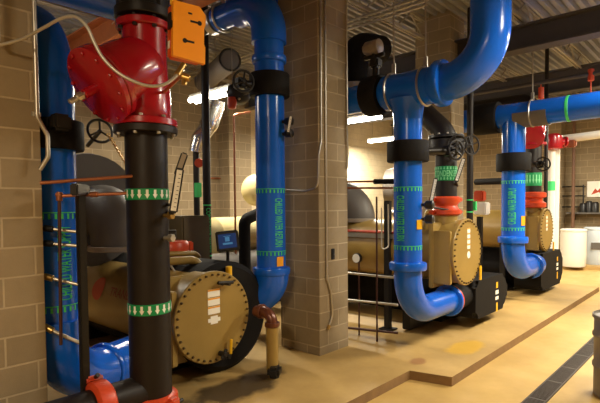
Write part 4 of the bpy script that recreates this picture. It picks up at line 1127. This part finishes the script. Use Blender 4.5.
obj('print', MB().prism([(-.16, -.18), (-.05, .02), (.02, -.06), (.1, .05), (.18, -.2), (.05, -.1)], (17.569, p.y, p.z), (0, -1, 0), (0, 0, 1), (-1, 0, 0), .003), 'logored', t)
t = thing('wire_rack', 'black wire rack fixed to the far right wall', 'rack', px(572, 200, 17.3))
b = MB(); p = px(571, 196, 17.3)
for dz in (-.35, 0, .3): b.cyl((17.3, p.y-.35, p.z+dz), (17.3, p.y+.3, p.z+dz), .022, 8).cyl((17.55, p.y-.35, p.z+dz), (17.3, p.y-.35, p.z+dz), .018, 8)
for dy in (-.35, -.05, .3): b.cyl((17.3, p.y+dy, p.z-.4), (17.3, p.y+dy, p.z+.35), .022, 8)
obj('grid', b, 'iron', t)
t = thing('white_pipe', 'white insulated pipe running level beneath the far blue header', 'pipe', px(580, 138, 12.2))
a, e = px(556, 140, 12.2), px(604, 134, 12.2)
obj('run', MB().pipe([V((a.x, a.y+.02, .0)), a, e, e+(e-a)], .09, bend=.12, seg=18), 'plastic', t)
obj('valve', MB().box(px(569, 144, 12.1), (.16, .3, .16), bevel=.03), 'copper', t)
t = thing('white_pipe', 'vertical white pipe beside the far red strainer', 'pipe', px(550, 200, 11.9))
q = pd(551, 175, 10.9)
obj('run', MB().cyl((q.x, q.y, 0), (q.x, q.y, pd(551, 138, 10.9).z), .085, 18), 'plastic', t)
obj('green_label', MB().ring((q.x, q.y, pd(551, 186, 10.9).z), Z0, .05, .088, .22), 'lgreen', t)
t = thing('copper_line', 'brown pipe running up the far pilaster', 'pipe', px(572, 250, 17.05), 'copper lines')
q = px(573, 200, 17.0)
obj('tube', MB().pipe([(17.02, q.y, .1), (17.02, q.y, 4.9)], .05, seg=12), 'browntube', t)
t = thing('red_line_box', 'red and orange box seen between the post and far blue pipe', 'box', pd(480, 200, 8.9))
q = pd(480, 196, 9.3)
obj('case', MB().box(q, (.18, .18, .2), bevel=.02), 'redcoup', t)
obj('panel', MB().box(q+V((-.03, -.05, -.24)), (.24, .24, .24), bevel=.02), 'sticker', t)
obj('stand', MB().box(V((q.x, q.y, (q.z-.4+PZ)/2)), (.09, .09, q.z-.4-PZ)), 'iron', t)
obj('feed_pipe', MB().cyl(pd(476, 182, 9.4), pd(505, 181, 8.7), .06, 16), 'foam', t)

# steel drum at the right edge
dc = V((5.50, .93, 0)); q = pd(592.5, 400, 4.35)
R_ = .29
lat = (595-300)/FPX
# centre so that the left side falls on the picture's right edge
d_c = 4.6; ctr = EYE + F0*d_c + R0*(lat*d_c+R_*1.19); ctr.z = 0
t = thing('steel_drum', 'grey ribbed steel drum cut off by the right edge of the picture', 'drum', ctr)
H = .80
prof = [(0, R_*.95), (.01, R_), (.03, R_)]
for z in (.30, .60): prof += [(z-.03, R_), (z-.012, R_+.014), (z+.012, R_+.014), (z+.03, R_)]
prof += [(H-.04, R_), (H-.03, R_+.016), (H, R_+.016), (H+.004, R_+.004), (H-.02, R_-.006), (H-.025, 0)]
obj('body', MB().lathe(ctr, Z0, prof, 48), 'drum', t)
obj('lid_bung', MB().cyl(ctr+V((.1, .1, H-.03)), ctr+V((.1, .1, H+.01)), .035, 14), 'steel', t)
t = thing('white_bag', 'white crumpled bag lying on the drum lid', 'bag', ctr+V((-.05, .1, H-.02)))
b = MB(); bmesh.ops.create_icosphere(b.bm, subdivisions=3, radius=.11)
for v in b.bm.verts:
    v.co = V((v.co.x*1.1, v.co.y*1.0, v.co.z*.55))*(1+random.uniform(-.08, .08)) + ctr + V((-.04, .05, H+.035))
obj('sack', b, 'plastic', t)
obj('knot', MB().lathe(ctr+V((-.04, .05, H+.075)), Z0, [(0, .03), (.03, .015), (.07, .04)], 10), 'plastic', t)

# ---------------------------------------------------------------- world and view
w = bpy.data.worlds.new('world'); sc.world = w; w.use_nodes = True
w.node_tree.nodes['Background'].inputs[0].default_value = (1, .8, .55, 1)
w.node_tree.nodes['Background'].inputs[1].default_value = 0.05
sc.view_settings.view_transform = 'Standard'
sc.view_settings.look = 'None'
sc.view_settings.gamma = 1
sc.view_settings.use_curve_mapping = False
sc.view_settings.exposure = 0.42
